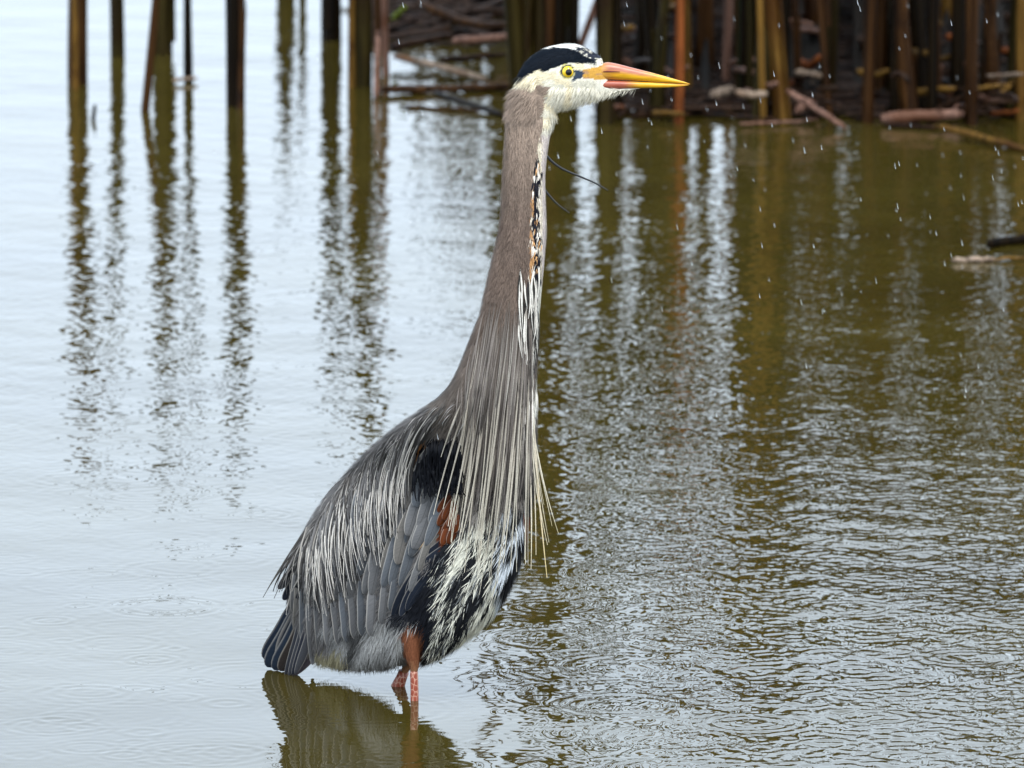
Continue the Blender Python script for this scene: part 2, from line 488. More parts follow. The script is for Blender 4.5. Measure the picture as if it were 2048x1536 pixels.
# ---- short lying feathers over the whole body
tri = []
for p in polys:
    tri.append(p[:3])
    if len(p) == 4: tri.append((p[0], p[2], p[3]))
tri = np.array(tri)
A, B, C = bco[tri[:, 0]], bco[tri[:, 1]], bco[tri[:, 2]]
area = 0.5 * np.linalg.norm(np.cross(B - A, C - A), axis=1)
cen = (A + B + C) / 3
cu, cv = to_px(cen)
facing = bno[tri[:, 0]][:, 1]
dens = np.where(facing < .25, 1.0, .35)
dens *= np.where(cv < 235, 4.2, np.where(cv < 620, 3.0, np.where((cv < 900) & (cu > 890), 2.0, np.where(cv > 1060, 1.3, 1.0))))
wgt = area * dens; wgt /= wgt.sum()
NS = 62000
ti = rng.choice(len(tri), NS, p=wgt)
r1, r2 = np.sqrt(rng.random(NS)), rng.random(NS)
pos = (1 - r1)[:, None] * A[ti] + (r1 * (1 - r2))[:, None] * B[ti] + (r1 * r2)[:, None] * C[ti]
nor = bno[tri[ti, 0]]
su, sv = to_px(pos)
keep = ~((sv > 118) & (sv < 172) & (su > 1139) & (np.hypot(su - 1152, sv - 150) < 75) & (inside(su, sv, LORE_ORANGE) | inside(su, sv, LORE_BLUE)))
keep &= np.hypot(su - 1135, sv - 143) > 17
keep &= ~((su > 1196) & (sv > 126) & (sv < 178))
keep &= ~((sv > 1330) & (su > 780))
pos, nor, su, sv = pos[keep], nor[keep], su[keep], sv[keep]
NS = len(pos)
d2, L, W, lift = flow(su, sv)
ang = rng.normal(0, .16, NS)
ca, sa = np.cos(ang), np.sin(ang)
d2 = np.stack([d2[:, 0] * ca - d2[:, 1] * sa, d2[:, 0] * sa + d2[:, 1] * ca], 1)
dw = np.stack([d2[:, 0], np.zeros(NS), -d2[:, 1]], 1)
# bodies lie at an angle to the camera: let back-running feathers follow the body's axis
dw[:, 1] = np.where(sv > 800, -d2[:, 0] * .8, 0)
dw -= nor * (dw * nor).sum(1)[:, None]
ln = np.linalg.norm(dw, axis=1); ok = ln > .15
pos, nor, su, sv, L, W, lift, dw = pos[ok], nor[ok], su[ok], sv[ok], L[ok], W[ok], lift[ok], dw[ok] / ln[ok][:, None]
NS = len(pos)
L = L * rng.uniform(.65, 1.35, NS); W = W * rng.uniform(.7, 1.3, NS)
scol = plumage(su, sv) * rng.uniform(.78, 1.22, NS)[:, None]
sd = np.cross(nor, dw)
root = pos - nor * .0008
mid = pos + dw * (L * .5)[:, None] + nor * (L * lift * .35 + .0006)[:, None]
tip = pos + dw * L[:, None] + nor * (L * lift * .75 + .0004)[:, None]
hw = (W * .5)[:, None]
SV = np.empty((NS, 5, 3))
SV[:, 0], SV[:, 1] = root - sd * hw * .7, root + sd * hw * .7
SV[:, 2], SV[:, 3] = mid - sd * hw, mid + sd * hw
SV[:, 4] = tip
base = np.arange(NS)[:, None] * 5
fq = np.concatenate([base + np.array([[0, 1, 3]]), base + np.array([[0, 3, 2]]), base + np.array([[2, 3, 4]])], 0)
me = bpy.data.meshes.new('short_feathers')
me.vertices.add(NS * 5); me.vertices.foreach_set('co', SV.ravel())
me.loops.add(len(fq) * 3); me.loops.foreach_set('vertex_index', fq.ravel().astype(np.int32))
me.polygons.add(len(fq)); me.polygons.foreach_set('loop_start', (np.arange(len(fq)) * 3).astype(np.int32))
me.update(calc_edges=True)
at = me.color_attributes.new('Col', 'FLOAT_COLOR', 'POINT')
cc = np.ones((NS, 5, 4), np.float32); cc[:, :, :3] = np.clip(scol, 0, 1)[:, None, :]
at.data.foreach_set('color', cc.ravel())
tag(link('short_feathers', me, body, fm), kind='stuff')

# ---- single feathers laid on the wing and tail
vm, nt, pb = new_mat('vane_feather')
at = N(nt, 'ShaderNodeAttribute', attribute_name='Col')
st = N(nt, 'ShaderNodeAttribute', attribute_name='st')
sx = N(nt, 'ShaderNodeSeparateXYZ'); nt.links.new(st.outputs['Vector'], sx.inputs[0])
ax = math_n(nt, 'ABSOLUTE', sx.outputs[0])
edge = N(nt, 'ShaderNodeMapRange'); edge.inputs[1].default_value, edge.inputs[2].default_value = .80, .97
nt.links.new(ax, edge.inputs[0])
rach = math_n(nt, 'LESS_THAN', ax, .055)
barb = N(nt, 'ShaderNodeTexNoise', noise_dimensions='2D')
cmb = N(nt, 'ShaderNodeCombineXYZ')
nt.links.new(math_n(nt, 'MULTIPLY', ax, 1.2), cmb.inputs[0])
nt.links.new(math_n(nt, 'MULTIPLY', math_n(nt, 'SUBTRACT', sx.outputs[1], math_n(nt, 'MULTIPLY', ax, .12)), 42), cmb.inputs[1])
nt.links.new(cmb.outputs[0], barb.inputs[0]); barb.inputs['Scale'].default_value = 1.0; barb.inputs['Detail'].default_value = 3
m1 = N(nt, 'ShaderNodeMix', data_type='RGBA', blend_type='MULTIPLY'); m1.inputs[0].default_value = 1
nt.links.new(at.outputs['Color'], m1.inputs[6])
nt.links.new(ramp(nt, barb.outputs[0], [(.3, (.86, .86, .86)), (.7, (1.08, 1.08, 1.08))]), m1.inputs[7])
m2 = N(nt, 'ShaderNodeMix', data_type='RGBA')
nt.links.new(math_n(nt, 'MULTIPLY', edge.outputs[0], .85), m2.inputs[0])
nt.links.new(m1.outputs[2], m2.inputs[6])
pale = N(nt, 'ShaderNodeMix', data_type='RGBA', blend_type='ADD'); pale.inputs[0].default_value = 1
nt.links.new(at.outputs['Color'], pale.inputs[6]); pale.inputs[7].default_value = (.24, .22, .19, 1)
nt.links.new(pale.outputs[2], m2.inputs[7])
m3 = N(nt, 'ShaderNodeMix', data_type='RGBA'); nt.links.new(math_n(nt, 'MULTIPLY', rach, .5), m3.inputs[0])
nt.links.new(m2.outputs[2], m3.inputs[6]); m3.inputs[7].default_value = (.05, .05, .055, 1)
nt.links.new(m3.outputs[2], pb.inputs['Base Color'])
pb.inputs['Roughness'].default_value = 0.5
pb.inputs['Specular IOR Level'].default_value = 0.16

def skin_pt(px, py, side, last):
    h = surf(px, py, side)
    if h is None:
        return last
    return h.y
def feather_mesh(root, tip, width, col, lift, side=-1, bow=0.0, blunt=.55, nseg=12, ydef=None, mid=None):
    """a vane that lies along the bird's skin from root to tip (pixels of the near side)"""
    ru, rv = root; tu, tv = tip
    L = math.hypot(tu - ru, tv - rv)
    nx, ny = -(tv - rv) / L, (tu - ru) / L
    Vv, Ff, uv, cl = [], [], [], []
    ys = []
    last = ydef
    for i in range(nseg + 1):
        t = 1 - (1 - i / nseg) ** 1.7
        px = ru + (tu - ru) * t + nx * bow * 4 * t * (1 - t)
        py = rv + (tv - rv) * t + ny * bow * 4 * t * (1 - t)
        y = skin_pt(px, py, side, last) if mid is None else yc(P(px, py, 0).x, py) + mid
        if y is None: y = yc(P(px, py, 0).x, py)
        last = y
        ys.append((px, py, y))
    yy = np.array([q[2] for q in ys]); 
    yy = np.convolve(np.pad(yy, 2, mode='edge'), np.ones(5) / 5, 'valid')
    for i, (px, py, _) in enumerate(ys):
        t = 1 - (1 - i / nseg) ** 1.7
        prof = min(1.0, .45 + 1.6 * t) * (max(0.0, 1 - max(0.0, (t - blunt) / (1 - blunt)) ** 2.3)) ** .5
        w = width * .5 * max(prof, .03)
        for k, s in enumerate((-1, -.55, 0, .55, 1)):
            yk = yy[i] + side * (lift * (.35 + .65 * t) + .0022 * (1 - s * s) * prof)
            Vv.append(P(px + nx * w * s, py + ny * w * s, yk) - HO)
            uv.append((s, t)); cl.append(col)
    for i in range(nseg):
        for k in range(4):
            a = i * 5 + k
            Ff.append((a, a + 1, a + 6, a + 5))
    return mesh('feather', Vv, Ff, True, np.array(cl), uv)
def lerp_poly(poly, t):
    d = [0]
    for a, b in zip(poly, poly[1:]): d.append(d[-1] + math.hypot(b[0] - a[0], b[1] - a[1]))
    s = t * d[-1]
    for i in range(len(poly) - 1):
        if s <= d[i + 1] or i == len(poly) - 2:
            f = (s - d[i]) / (d[i + 1] - d[i])
            return (poly[i][0] + (poly[i + 1][0] - poly[i][0]) * f, poly[i][1] + (poly[i + 1][1] - poly[i][1]) * f)

WINGPOLY = [(860, 905), (822, 925), (760, 950), (690, 985), (640, 1040), (608, 1100), (598, 1180), (610, 1260), (650, 1268), (700, 1262), (770, 1225), (815, 1165), (855, 1090), (872, 1060), (868, 1000), (838, 960)]
def wing_pad(side):
    us, vsx = np.meshgrid(np.arange(590, 880, 9.0), np.arange(900, 1275, 9.0))
    msk = inside(us, vsx, WINGPOLY)
    idx = {}; Vv = []; Ff = []
    h, w = us.shape
    for j in range(h):
        for i in range(w):
            if msk[j, i]:
                s = surf(us[j, i], vsx[j, i], side)
                if s is None: continue
                idx[(j, i)] = len(Vv)
                Vv.append(P(us[j, i], vsx[j, i], s.y + side * .003) - HO)
    for (j, i) in idx:
        q = [(j, i), (j, i + 1), (j + 1, i + 1), (j + 1, i)]
        if all(k in idx for k in q): Ff.append(tuple(idx[k] for k in q))
    return mesh('wing', Vv, Ff, True, np.tile((.12, .125, .135), (len(Vv), 1)), np.zeros((len(Vv), 2)))
GREY = np.array((.125, .126, .130)); WARMG = np.array((.142, .134, .124)); BLUEG = np.array((.104, .114, .128)); INK = np.array((.012, .016, .026))
def grey():
    c = random.choice([GREY, GREY, WARMG, BLUEG]) * random.uniform(.75, 1.25)
    return c
def build_wing(side):
    wing = link('wing', wing_pad(side), heron, vm)
    R = random.Random(3 if side < 0 else 4)
    def fe(root, tip, width, col, lift, **k):
        link('feather', feather_mesh(root, tip, width, col, lift, side, **k), wing, vm)
    # dark folded primaries and the ink-blue leading band below the wing
    for root, tip, w in (((632, 1075), (556, 1178), 26), ((640, 1080), (566, 1200), 30), ((640, 1085), (580, 1207), 30), ((640, 1100), (590, 1212), 28)):
        fe(root, tip, w, INK, .004, bow=-6)
    for root, tip, w in (((893, 1078), (800, 1208), 30), ((897, 1090), (812, 1196), 28), ((880, 1100), (784, 1238), 30), ((890, 1110), (800, 1232), 26), ((886, 1130), (812, 1222), 22)):
        fe(root, tip, w, INK * R.uniform(.8, 1.6), .006, bow=8)
    # long lower row
    for i, (root, tip, w) in enumerate((((600, 1130), (590, 1268), 22), ((606, 1140), (607, 1308), 23), ((616, 1160), (625, 1330), 23), ((632, 1170), (640, 1316), 22), ((648, 1175), (659, 1296), 24),
                           ((664, 1178), (680, 1292), 24), ((682, 1172), (695, 1286), 24), ((702, 1168), (712, 1279), 26), ((722, 1162), (726, 1272), 26), ((748, 1158), (744, 1272), 32), ((772, 1150), (764, 1249), 24), ((792, 1146), (782, 1222), 22))):
        fe(root, tip, w, grey() * (.8 if i < 4 else .95), .008 + .0006 * (i % 3), bow=-3, blunt=.72 if i > 3 else .45)
    rows = [([(592, 1222), (650, 1208), (690, 1203), (740, 1190), (784, 1172), (818, 1187), (836, 1140)], 14, 118, 25, .0105),
            ([(600, 1165), (660, 1165), (720, 1150), (771, 1145), (812, 1122), (848, 1086)], 12, 108, 28, .0130),
            ([(655, 1110), (700, 1105), (760, 1092), (808, 1072), (856, 1050)], 10, 96, 30, .0150),
            ([(705, 1050), (740, 1045), (790, 1024), (846, 1010)], 8, 86, 30, .0165),
            ([(762, 992), (800, 978), (834, 962)], 4, 74, 28, .0175)]
    for poly, cnt, ln, w, lift in rows:
        for k in range(cnt):
            t = (k + R.uniform(-.25, .25)) / (cnt - 1)
            tu, tv = lerp_poly(poly, min(max(t, 0), 1))
            tu += R.uniform(-4, 4); tv += R.uniform(-7, 7)
            lean = .14 + .22 * t + R.uniform(-.06, .06)
            l = ln * R.uniform(.88, 1.12)
            fe((tu + l * lean, tv - l * .97), (tu, tv), w * R.uniform(.9, 1.15), grey(), lift + .0004 * (k % 3), bow=R.uniform(-5, 1), blunt=R.uniform(.45, .62))
    # rusty epaulette feathers
    for root, tip in (((905, 985), (872, 1032)), ((915, 990), (886, 1040)), ((900, 1010), (876, 1052)), ((918, 1010), (896, 1054)), ((910, 1030), (884, 1072)), ((920, 1030), (906, 1066)), ((902, 1045), (884, 1090)), ((914, 1048), (896, 1088))):
        fe(root, tip, 19, np.array((.098, .024, .006)) * R.uniform(.75, 1.3), .010 + R.uniform(0, .003), blunt=.5)
    for root, tip in (((880, 1035), (856, 1070)), ((878, 1022), (860, 1052))):
        fe(root, tip, 17, np.array((.32, .18, .07)), .013, blunt=.5)
    return wing
near_wing = build_wing(-1)
build_wing(1)
tail_me = feather_mesh((640, 1190), (562, 1336), 70, INK * 1.2, .002, -1, mid=.0)
tail = link('tail', tail_me, heron, vm)
for k, (root, tip, w, c, md_) in enumerate((((606, 1180), (528, 1318), 40, (.016, .024, .040), .0), ((612, 1188), (534, 1334), 42, (.018, .028, .046), -.006), ((618, 1200), (548, 1340), 40, (.020, .030, .048), -.012), ((622, 1205), (560, 1342), 36, (.032, .026, .024), -.018),
                        ((612, 1205), (570, 1351), 17, (.030, .033, .042), -.03), ((618, 1212), (577, 1352), 17, (.042, .045, .055), -.035), ((624, 1218), (584, 1350), 17, (.022, .025, .036), -.040), ((632, 1225), (590, 1348), 18, (.05, .052, .06), -.045), ((660, 1262), (584, 1352), 22, (.10, .085, .10), -.02))):
    link('feather', feather_mesh(root, tip, w, np.array(c), .004, -1, bow=-7 if w > 30 else -3, blunt=.72 if w > 30 else .5, mid=md_), tail, vm)

# ---- long loose plumes: ribbons hung from the back and breast
def ribbons(name, items, parent, fade=.7):
    Vv, Ff, cl = [], [], []
    for pts, width, c0, c1, lift in items:
        n = len(pts); b0 = len(Vv)
        last = None; ys = []
        for (px, py) in pts:
            s = surf(px, py)
            y = s.y if s is not None else last
            ys.append(y); last = y if y is not None else last
        first = next((y for y in ys if y is not None), None)
        if first is None: continue
        ys = [first if y is None else y for y in ys]
        ys = np.convolve(np.pad(np.array(ys), 2, mode='edge'), np.ones(5) / 5, 'valid')
        for i, (px, py) in enumerate(pts):
            t = i / (n - 1)
            a, b = pts[max(i - 1, 0)], pts[min(i + 1, n - 1)]
            l = math.hypot(b[0] - a[0], b[1] - a[1]) + 1e-6
            nx, ny = -(b[1] - a[1]) / l, (b[0] - a[0]) / l
            w = width * .5 * min(1.0, .10 + 3.2 * t) * max(.08, 1 - t) ** .5
            f = t ** fade
            c = np.array(c0) * (1 - f) + np.array(c1) * f
            y = ys[i] - lift * (.25 + .75 * min(1, t * 2))
            Vv.append(P(px - nx * w, py - ny * w, y) - HO); Vv.append(P(px, py, y - .0010) - HO); Vv.append(P(px + nx * w, py + ny * w, y) - HO)
            cl += [c, c * .92, c]
        for i in range(n - 1):
            a = b0 + i * 3
            Ff += [(a, a + 1, a + 4, a + 3), (a + 1, a + 2, a + 5, a + 4)]
    me = mesh(name, Vv, Ff, True, np.array(cl))
    return tag(link(name, me, parent, fm), kind='stuff')
def bez(p0, p1, p2, n=11):
    return [((1 - t) ** 2 * p0[0] + 2 * t * (1 - t) * p1[0] + t * t * p2[0], (1 - t) ** 2 * p0[1] + 2 * t * (1 - t) * p1[1] + t * t * p2[1]) for t in [i / (n - 1) for i in range(n)]]
BACK = [(905, 785), (850, 818), (800, 850), (750, 890), (700, 937), (665, 980), (640, 1018), (612, 1062), (596, 1095)]
TIPS = [(815, 985), (798, 1034), (784, 1078), (758, 1115), (740, 1142), (714, 1175), (684, 1200), (655, 1222), (628, 1226), (600, 1216), (572, 1200), (545, 1190)]
items = []
R = random.Random(21)
for k in range(720):
    t = R.random() ** .85
    b = lerp_poly(BACK, t)
    s = R.random() ** 1.2
    root = (b[0] + s * 46 + 3, b[1] + s * 34 + 3)
    tt = min(max(.10 + .9 * t - s * .22 + R.gauss(0, .05), 0), 1)
    tip = lerp_poly(TIPS, tt)
    bright = k >= 585
    ln = R.uniform(.5, 1.08) if bright else R.uniform(.35, 1.0)
    tip = (root[0] + (tip[0] - root[0]) * ln + R.gauss(0, 6), root[1] + (tip[1] - root[1]) * ln + R.gauss(0, 9))
    d = math.hypot(tip[0] - root[0], tip[1] - root[1])
    if d < 25 or (root[0] > 868 and root[1] > 842): continue
    ctrl = ((root[0] + tip[0]) / 2 - R.uniform(.12, .2) * d, (root[1] + tip[1]) / 2 - .06 * d)
    if not bright:
        g = R.choice([.010, .02, .05, .10, .15, .2]); c1 = (g, g * .99, g * 1.0); w = R.uniform(2.6, 6.0)
    else:
        g = R.choice([.6, .72, .8, .85]); c1 = (g, g * .95, g * .87); w = R.uniform(1.6, 3.3)
    bz = bez(root, ctrl, tip, 13)
    if inside(np.array([q[0] for q in bz]), np.array([q[1] for q in bz]), SHOULDER).any(): continue
    items.append((bz, w, (.13, .122, .116), c1, (.024 if bright else .018) + R.random() * .010))
for k in range(420):                                       # fine short streaks over the mantle
    t = R.random() ** .9
    b = lerp_poly(BACK, t); s = R.random()
    root = (b[0] + s * 60 - 2, b[1] + s * 62 + 4)
    if root[0] > 862 and root[1] > 838: continue
    if 815 < root[0] < 935 and root[1] > 835: continue
    ln = R.uniform(22, 60); an = math.radians(R.gauss(118, 8))
    tip = (root[0] + ln * math.cos(an) - 6, root[1] + ln * math.sin(an))
    g = R.choice([.3, .42, .55, .04, .07])
    items.append((bez(root, ((root[0] + tip[0]) / 2 - 5, (root[1] + tip[1]) / 2 - 2), tip, 7), R.uniform(1.2, 2.3), (.17, .16, .15), (g, g * .96, g * .92), .012 + R.random() * .012))
for (r, tip) in (((640, 1020), (526, 1195)), ((630, 1040), (534, 1180)), ((625, 1055), (548, 1197)), ((618, 1070), (540, 1170)), ((640, 1030), (552, 1165)), ((612, 1085), (558, 1185)), ((606, 1090), (536, 1178))):
    items.append((bez(r, ((r[0] + tip[0]) / 2 - 6, (r[1] + tip[1]) / 2 - 4), tip), 4.5, (.12, .12, .12), (.07, .065, .06), .014))
ribbons('back_plumes', items, heron, .45)
items = []
R = random.Random(5)
BR_TIPS = [(900, 985), (906, 1040), (914, 1090), (922, 1116), (932, 1122), (952, 1100), (962, 1160), (978, 1176), (990, 1150), (1008, 1120), (1030, 1120), (1046, 1130), (1062, 1125)]
def breast(root, tip, w, c1, lift, c0=(.165, .142, .124)):
    ctrl = (root[0] * .55 + tip[0] * .45 + R.gauss(0, 8), (root[1] + tip[1]) / 2)
    items.append((bez(root, ctrl, tip, 14), w, c0, c1, lift))
for k in range(430):
    s = R.random()
    v0 = 600 + 250 * R.random()
    l = max(np.interp(v0, [r[0] for r in TORSO], [r[1] for r in TORSO]), 912)
    root = (l + 6 + (1066 - l - 6) * s, v0)
    tp = lerp_poly(BR_TIPS, min(max(.06 + .94 * s + R.gauss(0, .05), 0), 1))
    ln = R.uniform(.3, .85)
    tip = (root[0] + (tp[0] - root[0]) * ln, root[1] + (tp[1] - root[1]) * ln)
    pale = R.random()
    if pale < .24: g = R.uniform(.4, .75); c1 = (g, g * .94, g * .83); w = R.uniform(1.3, 2.8)
    elif pale < .70: g = R.uniform(.12, .26); c1 = (g, g * .9, g * .83); w = R.uniform(2, 5)
    else: g = R.uniform(.012, .05); c1 = (g, g * .95, g * .95); w = R.uniform(2, 4.5)
    breast(root, tip, w, c1, .005 + R.random() * .012)
for k in range(36):
    s = (k + R.random()) / 36
    v0 = R.uniform(690, 840)
    l = max(np.interp(v0, [r[0] for r in TORSO], [r[1] for r in TORSO]), 915) + 8
    root = (l + (1064 - l) * s, v0)
    tp = lerp_poly(BR_TIPS, min(max(s + R.gauss(0, .03), 0), 1))
    g = R.uniform(.62, .86)
    breast(root, (tp[0] + R.gauss(0, 5), tp[1] + R.gauss(0, 26)), R.uniform(2.2, 4.6), (g, g * .93, g * .76), .018 + R.random() * .014, (.24, .21, .18))
for root, tip in (((925, 800), (882, 914)), ((930, 815), (867, 1029)), ((938, 820), (886, 1018)), ((942, 830), (898, 1062)), ((948, 800), (906, 1130))):
    breast(root, tip, 4.2, (.82, .76, .63), .044, (.16, .14, .12))
# black shoulder tuft
for k in range(190):
    u0, v0 = R.uniform(830, 926), R.uniform(872, 952)
    if u0 < 834 + (905 - v0) * 1.1: continue
    g = R.uniform(.004, .010)
    items.append((bez((u0, v0), (u0 - 6, v0 + 24), (u0 + R.gauss(-4, 6), min(v0 + R.uniform(40, 66), 1003 + R.gauss(0, 6))), 8), R.uniform(4, 8), (g * .5, g * .6, g * .9), (g * .5, g * .6, g * .95), .031 + R.random() * .004))
for root, tip, w in (((1062, 800), (1094, 1155), 5), ((1066, 850), (1117, 1067), 3), ((1068, 860), (1095, 1090), 3), ((1066, 880), (1104, 1052), 2.6), ((1064, 860), (1084, 1040), 3), ((1060, 840), (1072, 1110), 3.6),
                     ((1066, 820), (1080, 980), 3), ((1066, 800), (1078, 930), 3), ((1055, 850), (1062, 1138), 4), ((1064, 780), (1088, 1010), 2.6), ((1060, 830), (1098, 1085), 2.6)):
    breast(root, tip, w, (.76, .60, .33) if w > 4.5 else (.78, .70, .52), .016, (.6, .56, .48))
# white and dark long feathers on the lower fore-neck
for k in range(90):
    v0 = R.uniform(520, 780); u0 = R.uniform(1036, 1076 - (v0 - 520) * .02)
    ln = R.uniform(60, 150)
    g = R.choice([.75, .8, .7, .03, .04, .3])
    breast((u0, v0), (u0 + R.uniform(-4, 6) + (1058 - u0) * .3, v0 + ln), R.uniform(2.5, 5), (g, g * .96, g * .88), .004 + R.random() * .008, (g, g * .95, g * .85))
ribbons('breast_plumes', items, heron, 1.15)
items = []
for k in range(110):                                       # black and orange flecks down the front of the neck
    v0 = R.uniform(318, 545); u0 = 1074 + R.gauss(0, 4.5)
    q = R.random()
    c = (.012, .012, .018) if q < .6 else ((.58, .33, .15) if q < .8 else (.78, .72, .64))
    items.append((bez((u0, v0), (u0 + 1, v0 + 9), (u0 + R.gauss(-1, 2), v0 + R.uniform(12, 24)), 6), R.uniform(3, 5.5), c, c, .0035))
ribbons('neck_flecks', items, heron)
# ---- two black head plumes that trail behind the neck
ink, nt, pb = new_mat('black_plume'); pb.inputs['Base Color'].default_value = (.008, .009, .012, 1); pb.inputs['Roughness'].default_value = .4
for pts in (((1044, 150, .0), (1046, 190, .034), (1062, 260, .040), (1091, 309, .040), (1120, 335, .042), (1160, 353, .045), (1190, 366, .046), (1216, 381, .047)),
            ((1042, 152, .0), (1040, 200, .034), (1052, 300, .042), (1084, 370, .044), (1100, 393, .046), (1118, 411, .047), (1139, 426, .048))):
    path = [P(a, b, YN + c) - HO for a, b, c in dense(pts, 30)]
    V, F = tube_data(path, [.0029 * (1 - .75 * i / (len(path) - 1)) + .0003 for i in range(len(path))], 6)
    link('head_plume', mesh('head_plume', V, F), heron, ink)

# ---- bill
bm_, nt, pb = new_mat('bill_horn')
at = N(nt, 'ShaderNodeAttribute', attribute_name='Col')
n = N(nt, 'ShaderNodeTexNoise'); n.inputs['Scale'].default_value = 160; n.inputs['Detail'].default_value = 4
mp = N(nt, 'ShaderNodeMapping'); mp.inputs['Scale'].default_value = (.25, 1, 1.6)
tcn = N(nt, 'ShaderNodeTexCoord'); nt.links.new(tcn.outputs['Object'], mp.inputs[0]); nt.links.new(mp.outputs[0], n.inputs[0])
mx = N(nt, 'ShaderNodeMix', data_type='RGBA', blend_type='MULTIPLY'); mx.inputs[0].default_value = 1
nt.links.new(at.outputs['Color'], mx.inputs[6]); nt.links.new(ramp(nt, n.outputs[0], [(.3, (.74, .62, .62)), (.6, (1.05, 1.05, 1.05))]), mx.inputs[7])
nt.links.new(mx.outputs[2], pb.inputs['Base Color']); pb.inputs['Roughness'].default_value = .34
def mandible(tab, upper):
    rings = dense(tab, 44); V, F, cl = [], [], []
    n = 18
    for px, t, b, w in rings:
        for k in range(n):
            th = 2 * math.pi * k / n
            c, s = math.cos(th), math.sin(th)
            yv = (t + b) / 2 - (b - t) / 2 * math.copysign(abs(c) ** (.8 if upper else .9), c)
            V.append(P(px, yv, YN + w * math.copysign(abs(s) ** .8, s)) - HO)
            f = (px - 1205) / 175
            yel = np.array((.74, .40, .015)); pink = np.array((.46, .17, .10)); orange = np.array((.64, .25, .03))
            if upper:
                top = c > .1
                k1 = smooth01((f - .38) / .35) if top else smooth01((f + .05) / .3)
                cc = (pink if top else orange) * (1 - k1) + yel * k1
                kb = smooth01((f + .02) / .14 + (.15 if top else -.1))
                cc = np.array((.58, .30, .055)) * (1 - kb) + cc * kb
            else:
                k1 = smooth01((f - .22) / .25)
                cc = (np.array((.36, .09, .05)) if f > .0 else orange) * (1 - k1) + yel * k1
            cl.append(cc)
    for i in range(len(rings) - 1):
        for k in range(n):
            a, b = i * n + k, i * n + (k + 1) % n
            F.append((a, b, b + n, a + n))
    F.append(tuple(range(n - 1, -1, -1))); F.append(tuple(range((len(rings) - 1) * n, len(rings) * n)))
    return mesh('mandible', V, F, True, np.array(cl))
up = link('upper_mandible', mandible([(1188, 138, 159, .011), (1204, 128, 159, .0125), (1216, 124.5, 159.4, .0125), (1240, 129, 160.5, .0115), (1267, 136, 161.6, .0100), (1308, 146.5, 164, .0074), (1349, 158, 166.6, .0044), (1370, 164, 168, .0022), (1380, 167.6, 168.8, .0006)], True), heron, bm_)
lo = link('lower_mandible', mandible([(1180, 161, 176, .009), (1200, 160.4, 178, .0108), (1216, 160.4, 178.6, .0108), (1247, 161.6, 177.6, .0096), (1277, 163.2, 176.6, .0080), (1329, 166, 175.6, .0050), (1362, 168.4, 173, .0024), (1377, 169, 170.4, .0006)], False), heron, bm_)
V, F = tube_data([P(a, b, YN - w) - HO for a, b, w in ((1206, 143, .0136), (1215, 142.5, .0138), (1228, 143, .0128), (1240, 143.6, .0118))], [.0004, .0010, .0009, .0003], 6)
nost, nt, pb = new_mat('nostril_slit'); pb.inputs['Base Color'].default_value = (.16, .02, .015, 1)
link('nostril', mesh('nostril', V, F), up, nost)

# ---- eyes
em, nt, pb = new_mat('heron_eye')
tcn = N(nt, 'ShaderNodeTexCoord'); sp = N(nt, 'ShaderNodeSeparateXYZ'); nt.links.new(tcn.outputs['Object'], sp.inputs[0])
rr = math_n(nt, 'SQRT', math_n(nt, 'ADD', math_n(nt, 'POWER', sp.outputs[0], 2.0), math_n(nt, 'POWER', sp.outputs[2], 2.0)))
n = N(nt, 'ShaderNodeTexNoise'); n.inputs['Scale'].default_value = 500; nt.links.new(tcn.outputs['Object'], n.inputs[0])
rr2 = math_n(nt, 'DIVIDE', rr, .0113)
rp = N(nt, 'ShaderNodeValToRGB'); rp.color_ramp.interpolation = 'LINEAR'
es = [(0, (.002, .002, .002)), (.44, (.002, .002, .002)), (.50, (.72, .46, .02)), (.82, (.86, .62, .03)), (.90, (.30, .20, .01)), (.95, (.01, .01, .01))]
while len(rp.color_ramp.elements) < len(es): rp.color_ramp.elements.new(.5)
for k, (p, c) in zip(rp.color_ramp.elements, es): k.position = p; k.color = (*c, 1)
nt.links.new(rr2, rp.inputs[0]); nt.links.new(rp.outputs[0], pb.inputs['Base Color'])
pb.inputs['Roughness'].default_value = .06
ebm = bmesh.new(); bmesh.ops.create_uvsphere(ebm, u_segments=32, v_segments=24, radius=.0122)
eme = bpy.data.meshes.new('eye'); ebm.to_mesh(eme); ebm.free()
eme.polygons.foreach_set('use_smooth', [True] * len(eme.polygons)); eme.materials.append(em)
for side in (-1, 1):
    s = surf(1135, 143, side)
    o = link('eye', eme, heron)
    o.location = P(1135, 143, s.y - side * .0083) - HO
    o.rotation_euler = (0, 0, side * math.radians(-10))

# ---- legs below the feathering: scaled skin
lm, nt, pb = new_mat('scaled_leg')
tcn = N(nt, 'ShaderNodeTexCoord'); mp = N(nt, 'ShaderNodeMapping'); mp.inputs['Scale'].default_value = (1, 1, .62)
nt.links.new(tcn.outputs['Object'], mp.inputs[0])
vo = N(nt, 'ShaderNodeTexVoronoi', feature='DISTANCE_TO_EDGE'); vo.inputs['Scale'].default_value = 165
vo.inputs['Randomness'].default_value = .6
nt.links.new(mp.outputs[0], vo.inputs['Vector'])
nt.links.new(ramp(nt, vo.outputs[0], [(.03, (.50, .27, .19)), (.10, (.25, .050, .024))]), pb.inputs['Base Color'])
pb.inputs['Roughness'].default_value = .4
bp = N(nt, 'ShaderNodeBump'); bp.inputs['Distance'].default_value = .0008; nt.links.new(vo.outputs[0], bp.inputs['Height']); nt.links.new(bp.outputs[0], pb.inputs['Normal'])
